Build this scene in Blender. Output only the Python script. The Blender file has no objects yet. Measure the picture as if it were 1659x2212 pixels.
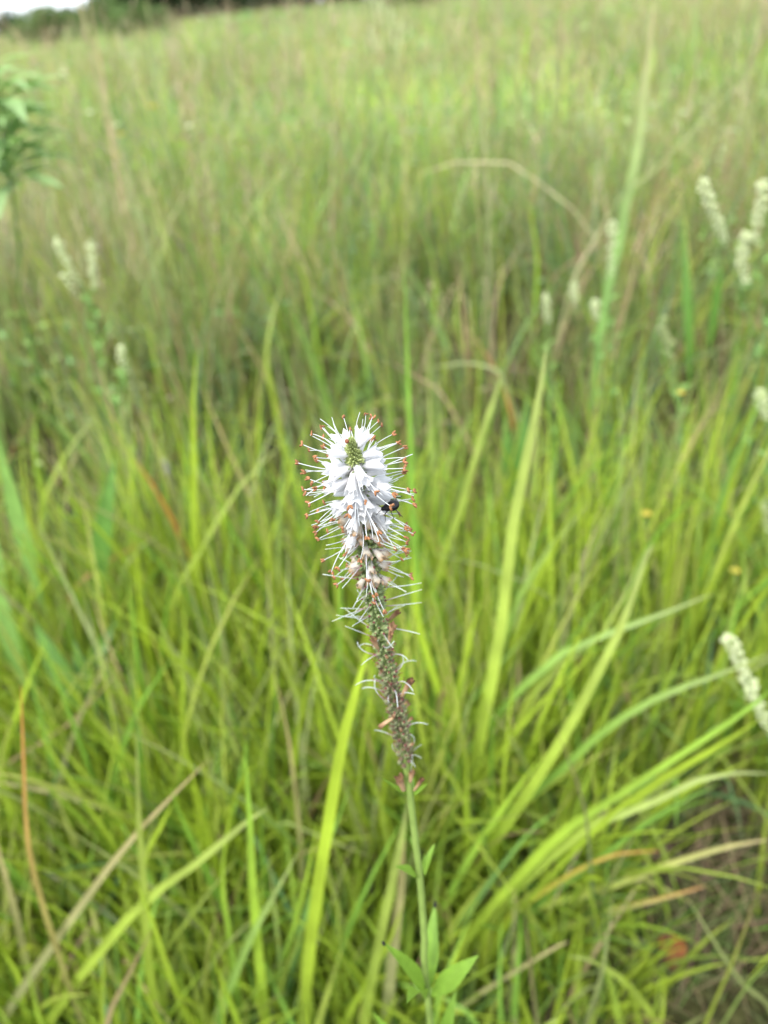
import bpy, math, random
import numpy as np
from mathutils import Vector, Matrix

random.seed(7)
rng = np.random.default_rng(11)
sc = bpy.context.scene
col = sc.collection
R = math.radians

# ------------------------------------------------------------------ camera
CAM_H = 0.90
PITCH, ROLL = R(33.6), R(5.4)
FPX, CX, CY = 1665.0, 829.5, 1106.0            # focal length and centre in 1659 x 2212 photo pixels
Fv = Vector((0, math.cos(PITCH), -math.sin(PITCH)))
R0 = Vector((1, 0, 0)); U0 = Vector((0, math.sin(PITCH), math.cos(PITCH)))
Rv = R0 * math.cos(ROLL) - U0 * math.sin(ROLL)
Uv = U0 * math.cos(ROLL) + R0 * math.sin(ROLL)
CAM = Vector((0, 0, CAM_H))
cd = bpy.data.cameras.new('camera'); cam = bpy.data.objects.new('camera', cd); col.objects.link(cam)
cam.matrix_world = Matrix(((Rv.x, Uv.x, -Fv.x, CAM.x), (Rv.y, Uv.y, -Fv.y, CAM.y), (Rv.z, Uv.z, -Fv.z, CAM.z), (0, 0, 0, 1)))
cd.sensor_fit = 'VERTICAL'; cd.sensor_height = 36.0; cd.sensor_width = 27.0
cd.lens = 36.0 * FPX / 2212.0
cd.clip_start = 0.01; cd.clip_end = 3000
cd.dof.use_dof = True
cd.dof.focus_distance = 0.243
cd.dof.aperture_fstop = cd.lens / 3.6          # 3.6 mm wide pupil
sc.camera = cam

# ------------------------------------------------------------------ sky, sun, exposure
SUN_EL, SUN_AZ = R(58), R(215)                 # azimuth clockwise from +Y
w = bpy.data.worlds.new('World'); sc.world = w; w.use_nodes = True
nt = w.node_tree; nt.nodes.clear()
sky = nt.nodes.new('ShaderNodeTexSky'); sky.sky_type = 'NISHITA'; sky.sun_disc = False
sky.sun_elevation = SUN_EL; sky.sun_rotation = SUN_AZ; sky.dust_density = 3.0; sky.air_density = 0.8; sky.ozone_density = 1.0
hs = nt.nodes.new('ShaderNodeMixRGB'); hs.inputs[0].default_value = 0.62
hs.inputs[2].default_value = (7.5, 8.0, 8.6, 1)       # cloud veil
nt.links.new(sky.outputs[0], hs.inputs[1])
bg = nt.nodes.new('ShaderNodeBackground'); bg.inputs[1].default_value = 0.10
wo = nt.nodes.new('ShaderNodeOutputWorld')
nt.links.new(hs.outputs[0], bg.inputs[0]); nt.links.new(bg.outputs[0], wo.inputs[0])
ld = bpy.data.lights.new('sun', 'SUN'); ld.energy = 1.5; ld.angle = R(14); ld.color = (1.0, 0.96, 0.9)
sun = bpy.data.objects.new('sun', ld); col.objects.link(sun)
sd = Vector((math.sin(SUN_AZ) * math.cos(SUN_EL), math.cos(SUN_AZ) * math.cos(SUN_EL), math.sin(SUN_EL)))
sun.rotation_euler = (-sd).to_track_quat('-Z', 'Y').to_euler(); sun.location = sd * 50
vs = sc.view_settings; vs.view_transform = 'Standard'; vs.look = 'None'; vs.gamma = 1.0; vs.exposure = 1.90
vs.use_curve_mapping = False
sc.render.engine = 'CYCLES'
sc.cycles.use_denoising = True
try:
    sc.cycles.denoiser = 'OPENIMAGEDENOISE'
    sc.cycles.denoising_input_passes = 'RGB_ALBEDO_NORMAL'
except Exception:
    pass
sc.cycles.max_bounces = 8; sc.cycles.transmission_bounces = 6; sc.cycles.diffuse_bounces = 5

# ------------------------------------------------------------------ pixel helpers (photo pixels, 1659 x 2212)
def ray(x, y):
    return Fv + Rv * ((x - CX) / FPX) - Uv * ((y - CY) / FPX)
def at_Y(x, y, Y):
    d = ray(x, y); return CAM + d * (Y / d.y)
def at_z(x, y, z=0.0):
    d = ray(x, y); return CAM + d * ((z - CAM_H) / d.z)

# ------------------------------------------------------------------ materials
def new_mat(name):
    m = bpy.data.materials.new(name); m.use_nodes = True
    n = m.node_tree; n.nodes.clear()
    return m, n, n.nodes, n.links

def leafy(name, color=None, attr=None, transl=0.4, tint=(1.25, 1.15, 0.6), rough=0.5, spec=0.3, var=0.25, vscale=40.0, edge=None):
    """thin plant tissue: reflects and lets light through"""
    m, n, N, L = new_mat(name)
    out = N.new('ShaderNodeOutputMaterial')
    mix = N.new('ShaderNodeMixShader'); mix.inputs[0].default_value = transl
    p = N.new('ShaderNodeBsdfPrincipled'); p.inputs['Roughness'].default_value = rough
    p.inputs['Specular IOR Level'].default_value = spec
    t = N.new('ShaderNodeBsdfTranslucent')
    if attr:
        c = N.new('ShaderNodeAttribute'); c.attribute_name = attr; csock = c.outputs['Color']
    else:
        c = N.new('ShaderNodeRGB'); c.outputs[0].default_value = (*color, 1); csock = c.outputs[0]
    tc = N.new('ShaderNodeTexCoord')
    nz = N.new('ShaderNodeTexNoise'); nz.inputs['Scale'].default_value = vscale; nz.inputs['Detail'].default_value = 3
    L.new(tc.outputs['Object'], nz.inputs['Vector'])
    mr = N.new('ShaderNodeMapRange'); mr.inputs[1].default_value = 0.3; mr.inputs[2].default_value = 0.7
    mr.inputs[3].default_value = 1 - var; mr.inputs[4].default_value = 1 + var
    L.new(nz.outputs[0], mr.inputs[0])
    mul = N.new('ShaderNodeVectorMath'); mul.operation = 'SCALE'
    L.new(csock, mul.inputs[0]); L.new(mr.outputs[0], mul.inputs['Scale'])
    L.new(mul.outputs[0], p.inputs['Base Color'])
    tm = N.new('ShaderNodeVectorMath'); tm.operation = 'MULTIPLY'; tm.inputs[1].default_value = tint
    L.new(mul.outputs[0], tm.inputs[0]); L.new(tm.outputs[0], t.inputs['Color'])
    bp = N.new('ShaderNodeBump'); bp.inputs['Strength'].default_value = 0.25; bp.inputs['Distance'].default_value = 0.001
    L.new(nz.outputs[0], bp.inputs['Height']); L.new(bp.outputs[0], p.inputs['Normal'])
    L.new(p.outputs[0], mix.inputs[1]); L.new(t.outputs[0], mix.inputs[2]); L.new(mix.outputs[0], out.inputs[0])
    return m

def plain(name, color, rough=0.6, spec=0.3, var=0.2, vscale=60.0, coat=0.0):
    m, n, N, L = new_mat(name)
    out = N.new('ShaderNodeOutputMaterial'); p = N.new('ShaderNodeBsdfPrincipled')
    p.inputs['Roughness'].default_value = rough; p.inputs['Specular IOR Level'].default_value = spec
    p.inputs['Coat Weight'].default_value = coat
    tc = N.new('ShaderNodeTexCoord'); nz = N.new('ShaderNodeTexNoise')
    nz.inputs['Scale'].default_value = vscale; nz.inputs['Detail'].default_value = 4
    L.new(tc.outputs['Object'], nz.inputs['Vector'])
    cr = N.new('ShaderNodeValToRGB')
    cr.color_ramp.elements[0].position = 0.3; cr.color_ramp.elements[1].position = 0.7
    cr.color_ramp.elements[0].color = (*[c * (1 - var) for c in color], 1)
    cr.color_ramp.elements[1].color = (*[min(1, c * (1 + var)) for c in color], 1)
    L.new(nz.outputs[0], cr.inputs[0]); L.new(cr.outputs[0], p.inputs['Base Color'])
    L.new(p.outputs[0], out.inputs[0])
    return m

def gradient_mat(name, stops, length, transl=0.3, rough=0.55, spec=0.3):
    """colour runs along the piece's own Z axis (root to tip), as in a petal or a style"""
    m, n, N, L = new_mat(name)
    out = N.new('ShaderNodeOutputMaterial'); mix = N.new('ShaderNodeMixShader'); mix.inputs[0].default_value = transl
    p = N.new('ShaderNodeBsdfPrincipled'); p.inputs['Roughness'].default_value = rough; p.inputs['Specular IOR Level'].default_value = spec
    t = N.new('ShaderNodeBsdfTranslucent')
    tc = N.new('ShaderNodeTexCoord'); sx = N.new('ShaderNodeSeparateXYZ'); L.new(tc.outputs['Object'], sx.inputs[0])
    mr = N.new('ShaderNodeMapRange'); mr.inputs[2].default_value = length; L.new(sx.outputs[2], mr.inputs[0])
    nz = N.new('ShaderNodeTexNoise'); nz.inputs['Scale'].default_value = 700; L.new(tc.outputs['Object'], nz.inputs[0])
    ad = N.new('ShaderNodeMath'); ad.operation = 'MULTIPLY_ADD'; ad.inputs[1].default_value = 0.16; ad.inputs[2].default_value = -0.08
    L.new(nz.outputs[0], ad.inputs[0])
    a2 = N.new('ShaderNodeMath'); L.new(mr.outputs[0], a2.inputs[0]); L.new(ad.outputs[0], a2.inputs[1])
    cr = N.new('ShaderNodeValToRGB'); e = cr.color_ramp.elements
    e[0].position = stops[0][0]; e[0].color = (*stops[0][1], 1)
    e[1].position = stops[-1][0]; e[1].color = (*stops[-1][1], 1)
    for ps, c in stops[1:-1]:
        q = e.new(ps); q.color = (*c, 1)
    L.new(a2.outputs[0], cr.inputs[0])
    L.new(cr.outputs[0], p.inputs['Base Color']); L.new(cr.outputs[0], t.inputs[0])
    L.new(p.outputs[0], mix.inputs[1]); L.new(t.outputs[0], mix.inputs[2]); L.new(mix.outputs[0], out.inputs[0])
    return m

M = {}
M['grass'] = leafy('grass_blade', attr='Col', transl=0.48, tint=(1.15, 1.1, 0.55), rough=0.42, spec=0.35, var=0.18, vscale=25)
M['dry'] = leafy('dry_straw', attr='Col', transl=0.25, tint=(1.1, 1.0, 0.8), rough=0.7, spec=0.2, var=0.25, vscale=30)
M['leaf'] = leafy('flower_leaf', (0.185, 0.325, 0.045), transl=0.42, rough=0.38, spec=0.4, var=0.12, vscale=180)
M['broad'] = leafy('broad_leaf', (0.10, 0.21, 0.04), transl=0.42, tint=(1.2, 1.2, .6), rough=0.4, spec=0.4, var=0.15, vscale=60)
M['feather'] = leafy('feathery_leaf', (0.31, 0.46, 0.20), transl=0.5, tint=(1.1, 1.1, .8), rough=0.5, var=0.15, vscale=60)
M['pale'] = leafy('pale_leaf', (0.17, 0.30, 0.07), transl=0.35, tint=(1.1, 1.1, .7), rough=0.5, var=0.15, vscale=60)
M['tree'] = leafy('tree_leaf', (0.035, 0.065, 0.022), transl=0.25, tint=(1.2, 1.2, .6), rough=0.6, spec=0.2, var=0.3, vscale=0.6)
M['shrub'] = leafy('shrub_leaf', (0.085, 0.14, 0.04), transl=0.3, tint=(1.2, 1.15, .6), rough=0.6, spec=0.2, var=0.25, vscale=1.5)
M['bark'] = plain('bark', (0.09, 0.07, 0.055), 0.9, 0.1, 0.35, 6)
M['stem'] = leafy('green_stem', (0.18, 0.26, 0.06), transl=0.12, rough=0.5, spec=0.35, var=0.15, vscale=120)
M['cstem'] = leafy('clover_stem', (0.13, 0.24, 0.07), transl=0.15, rough=0.55, var=0.15, vscale=60)
M['straw'] = plain('straw_stem', (0.33, 0.27, 0.17), 0.75, 0.2, 0.25, 60)
M['axis'] = leafy('spike_axis', (0.20, 0.30, 0.08), transl=0.15, rough=0.55, var=0.15, vscale=400)
M['bud'] = leafy('green_bud', (0.44, 0.51, 0.22), transl=0.35, tint=(1.1, 1.05, .7), rough=0.6, var=0.2, vscale=500)
M['calyx'] = leafy('calyx', (0.22, 0.31, 0.12), transl=0.35, tint=(1.1, 1.05, .8), rough=0.6, var=0.2, vscale=500)
M['capsule'] = leafy('seed_capsule', (0.27, 0.34, 0.15), transl=0.25, tint=(1.1, 1.05, .8), rough=0.6, var=0.25, vscale=500)
M['capsule2'] = leafy('old_seed_capsule', (0.25, 0.275, 0.145), transl=0.15, tint=(1.1, 1., .8), rough=0.7, var=0.35, vscale=400)
M['capsule3'] = leafy('brown_seed_capsule', (0.20, 0.155, 0.10), transl=0.15, tint=(1.1, 1., .8), rough=0.8, var=0.35, vscale=400)
M['red'] = plain('red_tip', (0.13, 0.025, 0.03), 0.6, 0.3, 0.3, 800)
M['petal'] = gradient_mat('white_petal', [(0.0, (0.48, 0.53, 0.30)), (0.10, (0.70, 0.65, 0.64)), (0.28, (0.75, 0.745, 0.75)), (1.0, (0.77, 0.775, 0.785))], 0.0070, 0.45)
M['cream'] = gradient_mat('fading_petal', [(0.0, (0.47, 0.47, 0.30)), (0.3, (0.62, 0.59, 0.53)), (0.75, (0.62, 0.57, 0.47)), (1.0, (0.42, 0.26, 0.13))], 0.0058, 0.35)
M['wither'] = gradient_mat('withered_petal', [(0.0, (0.46, 0.32, 0.17)), (0.5, (0.50, 0.33, 0.19)), (0.8, (0.30, 0.17, 0.09)), (1.0, (0.16, 0.08, 0.045))], 0.005, 0.3, 0.7)
M['filament'] = gradient_mat('filament', [(0.0, (0.62, 0.60, 0.63)), (1.0, (0.60, 0.63, 0.63))], 0.011, 0.3)
M['style'] = gradient_mat('style', [(0.0, (0.30, 0.12, 0.15)), (0.2, (0.42, 0.33, 0.36)), (0.42, (0.52, 0.56, 0.55)), (0.9, (0.55, 0.62, 0.60)), (1.0, (0.58, 0.62, 0.48))], 0.011, 0.25)
M['thread'] = plain('brown_thread', (0.19, 0.075, 0.04), 0.7, 0.2, 0.3, 600)
M['anther'] = plain('orange_anther', (0.27, 0.125, 0.058), 0.8, 0.2, 0.6, 1500)
M['white'] = leafy('clover_blossom', (0.66, 0.71, 0.45), transl=0.4, tint=(1, 1, .85), rough=0.6, var=0.15, vscale=200)
M['whitebud'] = leafy('clover_bud', (0.42, 0.48, 0.22), transl=0.4, tint=(1, 1, .85), rough=0.6, var=0.15, vscale=200)
M['yellow'] = leafy('yellow_petal', (0.52, 0.44, 0.07), transl=0.4, tint=(1, 1, .8), rough=0.6, var=0.15, vscale=200)
M['orange'] = plain('orange_leaf', (0.16, 0.058, 0.016), 0.7, 0.25, 0.5, 90)
M['black'] = plain('black_shell', (0.004, 0.004, 0.005), 0.28, 0.35, 0.3, 900, coat=0.0)
M['blackleg'] = plain('black_leg', (0.008, 0.007, 0.006), 0.4, 0.4, 0.3, 900)
M['blacktip'] = plain('black_leaf_tip', (0.012, 0.012, 0.016), 0.8, 0.2, 0.3, 900)
M['fluff'] = leafy('grey_fluff', (0.55, 0.55, 0.58), transl=0.4, tint=(1, 1, 1), rough=0.9, var=0.15, vscale=200)

# ground
m, n, N, L = new_mat('meadow_soil')
out = N.new('ShaderNodeOutputMaterial'); p = N.new('ShaderNodeBsdfPrincipled'); p.inputs['Roughness'].default_value = 0.95
p.inputs['Specular IOR Level'].default_value = 0.1
tc = N.new('ShaderNodeTexCoord')
n1 = N.new('ShaderNodeTexNoise'); n1.inputs['Scale'].default_value = 0.35; n1.inputs['Detail'].default_value = 8
n2 = N.new('ShaderNodeTexNoise'); n2.inputs['Scale'].default_value = 60; n2.inputs['Detail'].default_value = 6
L.new(tc.outputs['Object'], n1.inputs[0]); L.new(tc.outputs['Object'], n2.inputs[0])
c1 = N.new('ShaderNodeValToRGB'); c1.color_ramp.elements[0].color = (0.045, 0.06, 0.018, 1); c1.color_ramp.elements[1].color = (0.075, 0.058, 0.036, 1)
c1.color_ramp.elements[0].position = 0.35; c1.color_ramp.elements[1].position = 0.65
c2 = N.new('ShaderNodeValToRGB'); c2.color_ramp.elements[0].color = (0.25, 0.22, 0.2, 1); c2.color_ramp.elements[1].color = (1.25, 1.15, 1.05, 1)
c2.color_ramp.elements[0].position = 0.3; c2.color_ramp.elements[1].position = 0.75
L.new(n1.outputs[0], c1.inputs[0]); L.new(n2.outputs[0], c2.inputs[0])
mm = N.new('ShaderNodeMixRGB'); mm.blend_type = 'MULTIPLY'; mm.inputs[0].default_value = 1
L.new(c1.outputs[0], mm.inputs[1]); L.new(c2.outputs[0], mm.inputs[2]); L.new(mm.outputs[0], p.inputs['Base Color'])
bp = N.new('ShaderNodeBump'); bp.inputs['Distance'].default_value = 0.02; L.new(n2.outputs[0], bp.inputs['Height']); L.new(bp.outputs[0], p.inputs['Normal'])
L.new(p.outputs[0], out.inputs[0]); M['soil'] = m

# ------------------------------------------------------------------ mesh helpers
class MB:
    def __init__(self): self.v = []; self.f = []
    def add(self, v, f):
        o = len(self.v); self.v += [tuple(p) for p in v]; self.f += [tuple(i + o for i in q) for q in f]; return self
    def tube(self, pts, rad, seg=6, cap=True):
        pts = [Vector(p) for p in pts]; n = len(pts)
        if not hasattr(rad, '__len__'): rad = [rad] * n
        v, f = [], []
        ref = Vector((0.31, 0.9, 0.29)).normalized()
        for i, p in enumerate(pts):
            t = (pts[min(i + 1, n - 1)] - pts[max(i - 1, 0)])
            t = t.normalized() if t.length > 1e-12 else Vector((0, 0, 1))
            a = t.cross(ref)
            if a.length < 1e-3: a = t.cross(Vector((1, 0, 0)))
            a.normalize(); b = t.cross(a); b.normalize(); ref = b.cross(t) if False else ref
            for k in range(seg):
                an = 2 * math.pi * k / seg
                v.append(p + (a * math.cos(an) + b * math.sin(an)) * rad[i])
        for i in range(n - 1):
            for k in range(seg):
                k2 = (k + 1) % seg
                f.append((i * seg + k, i * seg + k2, (i + 1) * seg + k2, (i + 1) * seg + k))
        if cap:
            f.append(tuple(range(seg))[::-1]); f.append(tuple((n - 1) * seg + k for k in range(seg)))
        return self.add(v, f)
    def ell(self, c, r, axes=None, nu=8, nv=5):
        c = Vector(c); A = axes or Matrix.Identity(3)
        v, f = [], []
        for j in range(1, nv):
            ph = math.pi * j / nv
            for i in range(nu):
                th = 2 * math.pi * i / nu
                v.append(c + A @ Vector((r[0] * math.sin(ph) * math.cos(th), r[1] * math.sin(ph) * math.sin(th), r[2] * math.cos(ph))))
        a = len(v); v.append(c + A @ Vector((0, 0, r[2]))); b = len(v); v.append(c + A @ Vector((0, 0, -r[2])))
        for j in range(nv - 2):
            for i in range(nu):
                i2 = (i + 1) % nu
                f.append((j * nu + i, (j + 1) * nu + i, (j + 1) * nu + i2, j * nu + i2))
        for i in range(nu):
            i2 = (i + 1) % nu
            f.append((a, i, i2)); f.append((b, (nv - 2) * nu + i2, (nv - 2) * nu + i))
        return self.add(v, f)
    def mesh(self, name, mat, smooth=True):
        me = bpy.data.meshes.new(name); me.from_pydata(self.v, [], self.f); me.materials.append(mat)
        if smooth: me.polygons.foreach_set('use_smooth', [True] * len(me.polygons))
        me.update(); return me

def link(name, me, parent=None, mw=None):
    o = bpy.data.objects.new(name, me); col.objects.link(o)
    if parent is not None: o.parent = parent
    if mw is not None: o.matrix_basis = mw
    return o
def tag(o, label=None, cat=None, group=None, kind=None):
    if label: o['label'] = label
    if cat: o['category'] = cat
    if group: o['group'] = group
    if kind: o['kind'] = kind
    return o
def thing(name, loc, label, cat, group=None):
    e = bpy.data.objects.new(name, None); col.objects.link(e); e.location = loc; e.empty_display_size = 0.02
    return tag(e, label, cat, group)
def off(root):                                    # world-space mesh under an Empty at root
    return Matrix.Translation(-Vector(root))

def catmull(P, n):
    P = [Vector(p) for p in P]
    if len(P) == 2: P = [P[0], (P[0] + P[1]) / 2, P[1]]
    Q = [P[0] * 2 - P[1]] + P + [P[-1] * 2 - P[-2]]
    out = []
    segs = len(P) - 1
    for k in range(n + 1):
        u = k / n * segs; i = min(int(u), segs - 1); t = u - i
        a, b, c, d = Q[i:i + 4]
        out.append(0.5 * ((2 * b) + (c - a) * t + (2 * a - 5 * b + 4 * c - d) * t * t + (3 * b - a - 3 * c + d) * t ** 3))
    return out

# ------------------------------------------------------------------ many grass blades in one sheet of geometry (numpy)
def blade_arrays(root, az, th0, curv, Ln, W, S, fold=0.35, drift=None, kink=None, kt=None, twist=None, prof=2.0):
    N_ = len(Ln); t = np.linspace(0, 1, S + 1)
    th = th0[:, None] + curv[:, None] * t[None] ** 1.5
    if kink is not None: th = th + kink[:, None] * (t[None] > kt[:, None])
    a = az[:, None] + (drift[:, None] * t[None] if drift is not None else 0)
    thm = 0.5 * (th[:, 1:] + th[:, :-1]); am = 0.5 * (a[:, 1:] + a[:, :-1]) if drift is not None else np.repeat(az[:, None], S, 1)
    if drift is None: a = np.repeat(az[:, None], S + 1, 1)
    ds = (Ln / S)[:, None]
    P = np.zeros((N_, S + 1, 3)); P[:, 0] = root
    P[:, 1:, 0] = root[:, None, 0] + np.cumsum(np.sin(thm) * np.cos(am) * ds, 1)
    P[:, 1:, 1] = root[:, None, 1] + np.cumsum(np.sin(thm) * np.sin(am) * ds, 1)
    P[:, 1:, 2] = root[:, None, 2] + np.cumsum(np.cos(thm) * ds, 1)
    P[:, :, 2] = np.maximum(P[:, :, 2], 0.004 + root[:, None, 2] * 0)
    T = np.stack([np.sin(th) * np.cos(a), np.sin(th) * np.sin(a), np.cos(th)], -1)
    Sd = np.stack([-np.sin(a), np.cos(a), np.zeros_like(a)], -1)
    Nn = np.cross(T, Sd)
    if twist is not None:
        tw = (twist[:, None] * t[None])[..., None]
        Sd, Nn = Sd * np.cos(tw) + Nn * np.sin(tw), Nn * np.cos(tw) - Sd * np.sin(tw)
    pr = (0.55 + 0.45 * np.minimum(1, t / 0.3)) * (1 - t ** prof) ** 0.9 + 0.02
    hw = (W[:, None] * 0.5 * pr[None])[..., None]
    return P, Sd, Nn, hw, t

def blade_mesh(name, parts, mat):
    """parts: list of (P,Sd,Nn,hw,t,col0,col1,cross) -> one mesh with point colour 'Col'"""
    V, C, F = [], [], []; o = 0
    for P, Sd, Nn, hw, t, c0, c1, cross, tp in parts:
        n, s = P.shape[:2]
        k = (t ** tp)[None, :, None]
        cc = c0[:, None] * (1 - k) + c1[:, None] * k
        if cross == 3:
            vv = np.stack([P - Sd * hw + Nn * hw * 0.35, P, P + Sd * hw + Nn * hw * 0.35], 2)
        else:
            vv = np.stack([P - Sd * hw, P + Sd * hw], 2)
        V.append(vv.reshape(-1, 3)); C.append(np.repeat(cc[:, :, None], cross, 2).reshape(-1, 3))
        base = o + (np.arange(n) * s * cross)[:, None, None] + (np.arange(s - 1) * cross)[None, :, None] + np.arange(cross - 1)[None, None]
        q = np.stack([base, base + 1, base + cross + 1, base + cross], -1).reshape(-1, 4)
        F.append(q); o += n * s * cross
    V = np.concatenate(V); C = np.concatenate(C); F = np.concatenate(F)
    me = bpy.data.meshes.new(name)
    me.vertices.add(len(V)); me.vertices.foreach_set('co', V.astype(np.float32).ravel())
    me.loops.add(F.size); me.loops.foreach_set('vertex_index', F.astype(np.int32).ravel())
    me.polygons.add(len(F)); me.polygons.foreach_set('loop_start', np.arange(0, F.size, 4, dtype=np.int32))
    me.polygons.foreach_set('loop_total', np.full(len(F), 4, dtype=np.int32))
    me.polygons.foreach_set('use_smooth', np.ones(len(F), dtype=bool))
    at = me.color_attributes.new('Col', 'FLOAT_COLOR', 'POINT')
    at.data.foreach_set('color', np.concatenate([C, np.ones((len(C), 1))], 1).astype(np.float32).ravel())
    me.materials.append(mat); me.update(calc_edges=True); me.validate()
    return me

# leaf colours (reflectance)
PAL = np.array([
    (0.300, 0.405, 0.042),    # 0 bright yellow-green
    (0.175, 0.320, 0.052),    # 1 fresh green
    (0.115, 0.210, 0.045),    # 2 mid green
    (0.125, 0.235, 0.100),    # 3 blue-green
    (0.205, 0.240, 0.085),    # 4 olive
    (0.400, 0.310, 0.180),    # 5 straw
    (0.230, 0.155, 0.105),    # 6 brown
    (0.260, 0.300, 0.130),    # 7 pale grey-green
    (0.430, 0.180, 0.060),    # 8 orange
    (0.240, 0.430, 0.140),    # 9 reed green
    (0.500, 0.430, 0.270),    # 10 pale straw
])

# ================================================================== SETTING
# ground: one sheet out to the horizon, finer near the camera
g = MB()
rad = [0, 0.4, 0.8, 1.3, 2, 3.2, 5, 8, 13, 21, 35, 60, 100, 170, 300, 550, 1200, 2500]
SEG = 48
gv = [Vector((0, 1, 0))]; gf = []
def gz(x, y):
    r = math.hypot(x, y)
    return 0.0 if r < 3 else (0.05 * math.sin(x * 0.31 + 1) * math.cos(y * 0.23) * min(1, (r - 3) / 8))
for r_ in rad[1:]:
    for k in range(SEG):
        a = 2 * math.pi * k / SEG; x, y = r_ * math.cos(a), 1 + r_ * math.sin(a)
        gv.append(Vector((x, y, gz(x, y))))
for k in range(SEG): gf.append((0, 1 + k, 1 + (k + 1) % SEG))
for j in range(len(rad) - 2):
    for k in range(SEG):
        a, b = 1 + j * SEG + k, 1 + j * SEG + (k + 1) % SEG
        gf.append((a, a + SEG, b + SEG, b))
ground = link('ground', g.add(gv, gf).mesh('ground', M['soil'])); tag(ground, 'brown thatchy meadow soil under the grass', kind='structure')

# ------------------------------------------------------------------ meadow grass (uncountable)
def vnoise(x, y, s, seed):
    """smooth value noise for patchiness"""
    r2 = np.random.default_rng(seed); G = r2.random((64, 64))
    u, v = x / s + 31.7, y / s + 17.3
    i, j = np.floor(u).astype(int), np.floor(v).astype(int); fu, fv = u - i, v - j
    fu = fu * fu * (3 - 2 * fu); fv = fv * fv * (3 - 2 * fv)
    q = lambda a, b: G[a % 64, b % 64]
    return (q(i, j) * (1 - fu) + q(i + 1, j) * fu) * (1 - fv) + (q(i, j + 1) * (1 - fu) + q(i + 1, j + 1) * fu) * fv

def wedge(n, d0, d1, spread=0.62, power=0.0):
    """log- or area-spaced points in front of the camera"""
    u = rng.random(n)
    D = d0 * (d1 / d0) ** u if power == 0 else np.sqrt(d0 ** 2 + u * (d1 ** 2 - d0 ** 2))
    a = rng.uniform(-spread, spread, n)
    return np.stack([D * np.sin(a), D * np.cos(a)], 1), D

def colours(xy, n, dead=0.12, wts=(0.30, 0.30, 0.18, 0.08, 0.14)):
    p1 = vnoise(xy[:, 0], xy[:, 1], 0.45, 3); p2 = vnoise(xy[:, 0], xy[:, 1], 1.3, 5); p3 = vnoise(xy[:, 0], xy[:, 1], 5.0, 8)
    k = rng.choice([0, 1, 2, 3, 4], n, p=wts)
    c = PAL[k] * (0.8 + 0.45 * rng.random((n, 1)))
    warm = np.clip((p2 * 0.6 + p3 * 0.6 + p1 * 0.2 - 0.62) * 2.2, 0, 1)[:, None]
    c = c * (1 - 0.55 * warm) + PAL[4] * 0.55 * warm
    isd = rng.random(n) < dead * (0.5 + 1.4 * warm[:, 0])
    c[isd] = PAL[rng.choice([5, 6, 5], isd.sum())] * (0.7 + 0.6 * rng.random((isd.sum(), 1)))
    tip = c * 1.05
    br = rng.random(n) < 0.22
    tip[br] = 0.4 * tip[br] + 0.6 * PAL[5]
    return c, tip

parts = []
# near tufts
ncl = 360
cxy, _ = wedge(ncl, 0.42, 2.9, 0.80, power=1)
keep = (cxy[:, 1] > 0.40)
bare = (np.hypot(cxy[:, 0] - 0.33, cxy[:, 1] - 0.46) < 0.14)              # the bare patch at the lower right
cxy = cxy[keep & ~bare]
extra = np.stack([rng.uniform(-.75, .62, 210), rng.uniform(.40, 1.05, 210)], 1)
extra = extra[~((extra[:, 0] > .20) & (extra[:, 0] < .42) & (extra[:, 1] < .56))]
low = np.stack([rng.uniform(-.55, .60, 130), rng.uniform(.30, .50, 130)], 1)
low = low[~((low[:, 0] > .20) & (low[:, 0] < .40))]
extra = np.concatenate([extra, low])
cxy = np.concatenate([cxy, extra])
cnt = rng.integers(14, 30, len(cxy))
idx = np.repeat(np.arange(len(cxy)), cnt); n = len(idx)
rt = np.zeros((n, 3)); rt[:, :2] = cxy[idx] + rng.normal(0, 0.022, (n, 2))
clean = rng.normal(0, 0.10, len(cxy)); claz = rng.uniform(0, 6.28, len(cxy)); chgt = rng.uniform(0.75, 1.2, len(cxy))
az = rng.uniform(0, 2 * math.pi, n)
th0 = np.abs(rng.normal(0.10, 0.14, n)); curv = np.abs(rng.normal(0.35, 0.40, n))
Ln = rng.uniform(0.22, 0.52, n) * chgt[idx] * np.where(rt[:, 1] < .45, .72, 1.) * np.clip(.62 + .38 * (rt[:, 1] - .5) / .9, .74, 1.0)
Wd = rng.uniform(0.0035, 0.0090, n)
kk = np.where(rng.random(n) < 0.10, rng.uniform(0.6, 1.6, n), 0.0)
A = blade_arrays(rt, az, th0, curv, Ln, Wd, 8, drift=rng.normal(0, 0.35, n), kink=kk, kt=rng.uniform(0.45, 0.8, n), twist=rng.normal(0, 0.9, n))
P = A[0]
dist = np.linalg.norm(P - np.array(CAM), axis=2).min(1)
infront = ((P[:, :, 1] < 0.30) & (P[:, :, 2] > 0.16)).any(1)
ok = (dist > 0.50) & ~infront
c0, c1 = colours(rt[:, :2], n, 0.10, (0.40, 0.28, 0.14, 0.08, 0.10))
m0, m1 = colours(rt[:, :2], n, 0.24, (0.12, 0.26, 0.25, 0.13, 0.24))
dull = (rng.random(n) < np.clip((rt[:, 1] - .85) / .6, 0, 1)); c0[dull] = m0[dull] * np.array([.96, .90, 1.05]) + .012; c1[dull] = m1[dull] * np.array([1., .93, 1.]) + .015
lush = np.clip((1.15 - rt[:, 1]) / .5, 0, 1)[:, None] * (rng.random((n, 1)) < .6)
c0 = c0 * (1 - .7 * lush) + PAL[0] * .7 * lush; c1 = c1 * (1 - .6 * lush) + PAL[0] * .6 * lush
parts.append((P[ok], A[1][ok], A[2][ok], A[3][ok], A[4], c0[ok], c1[ok], 3, 2.0))
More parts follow.
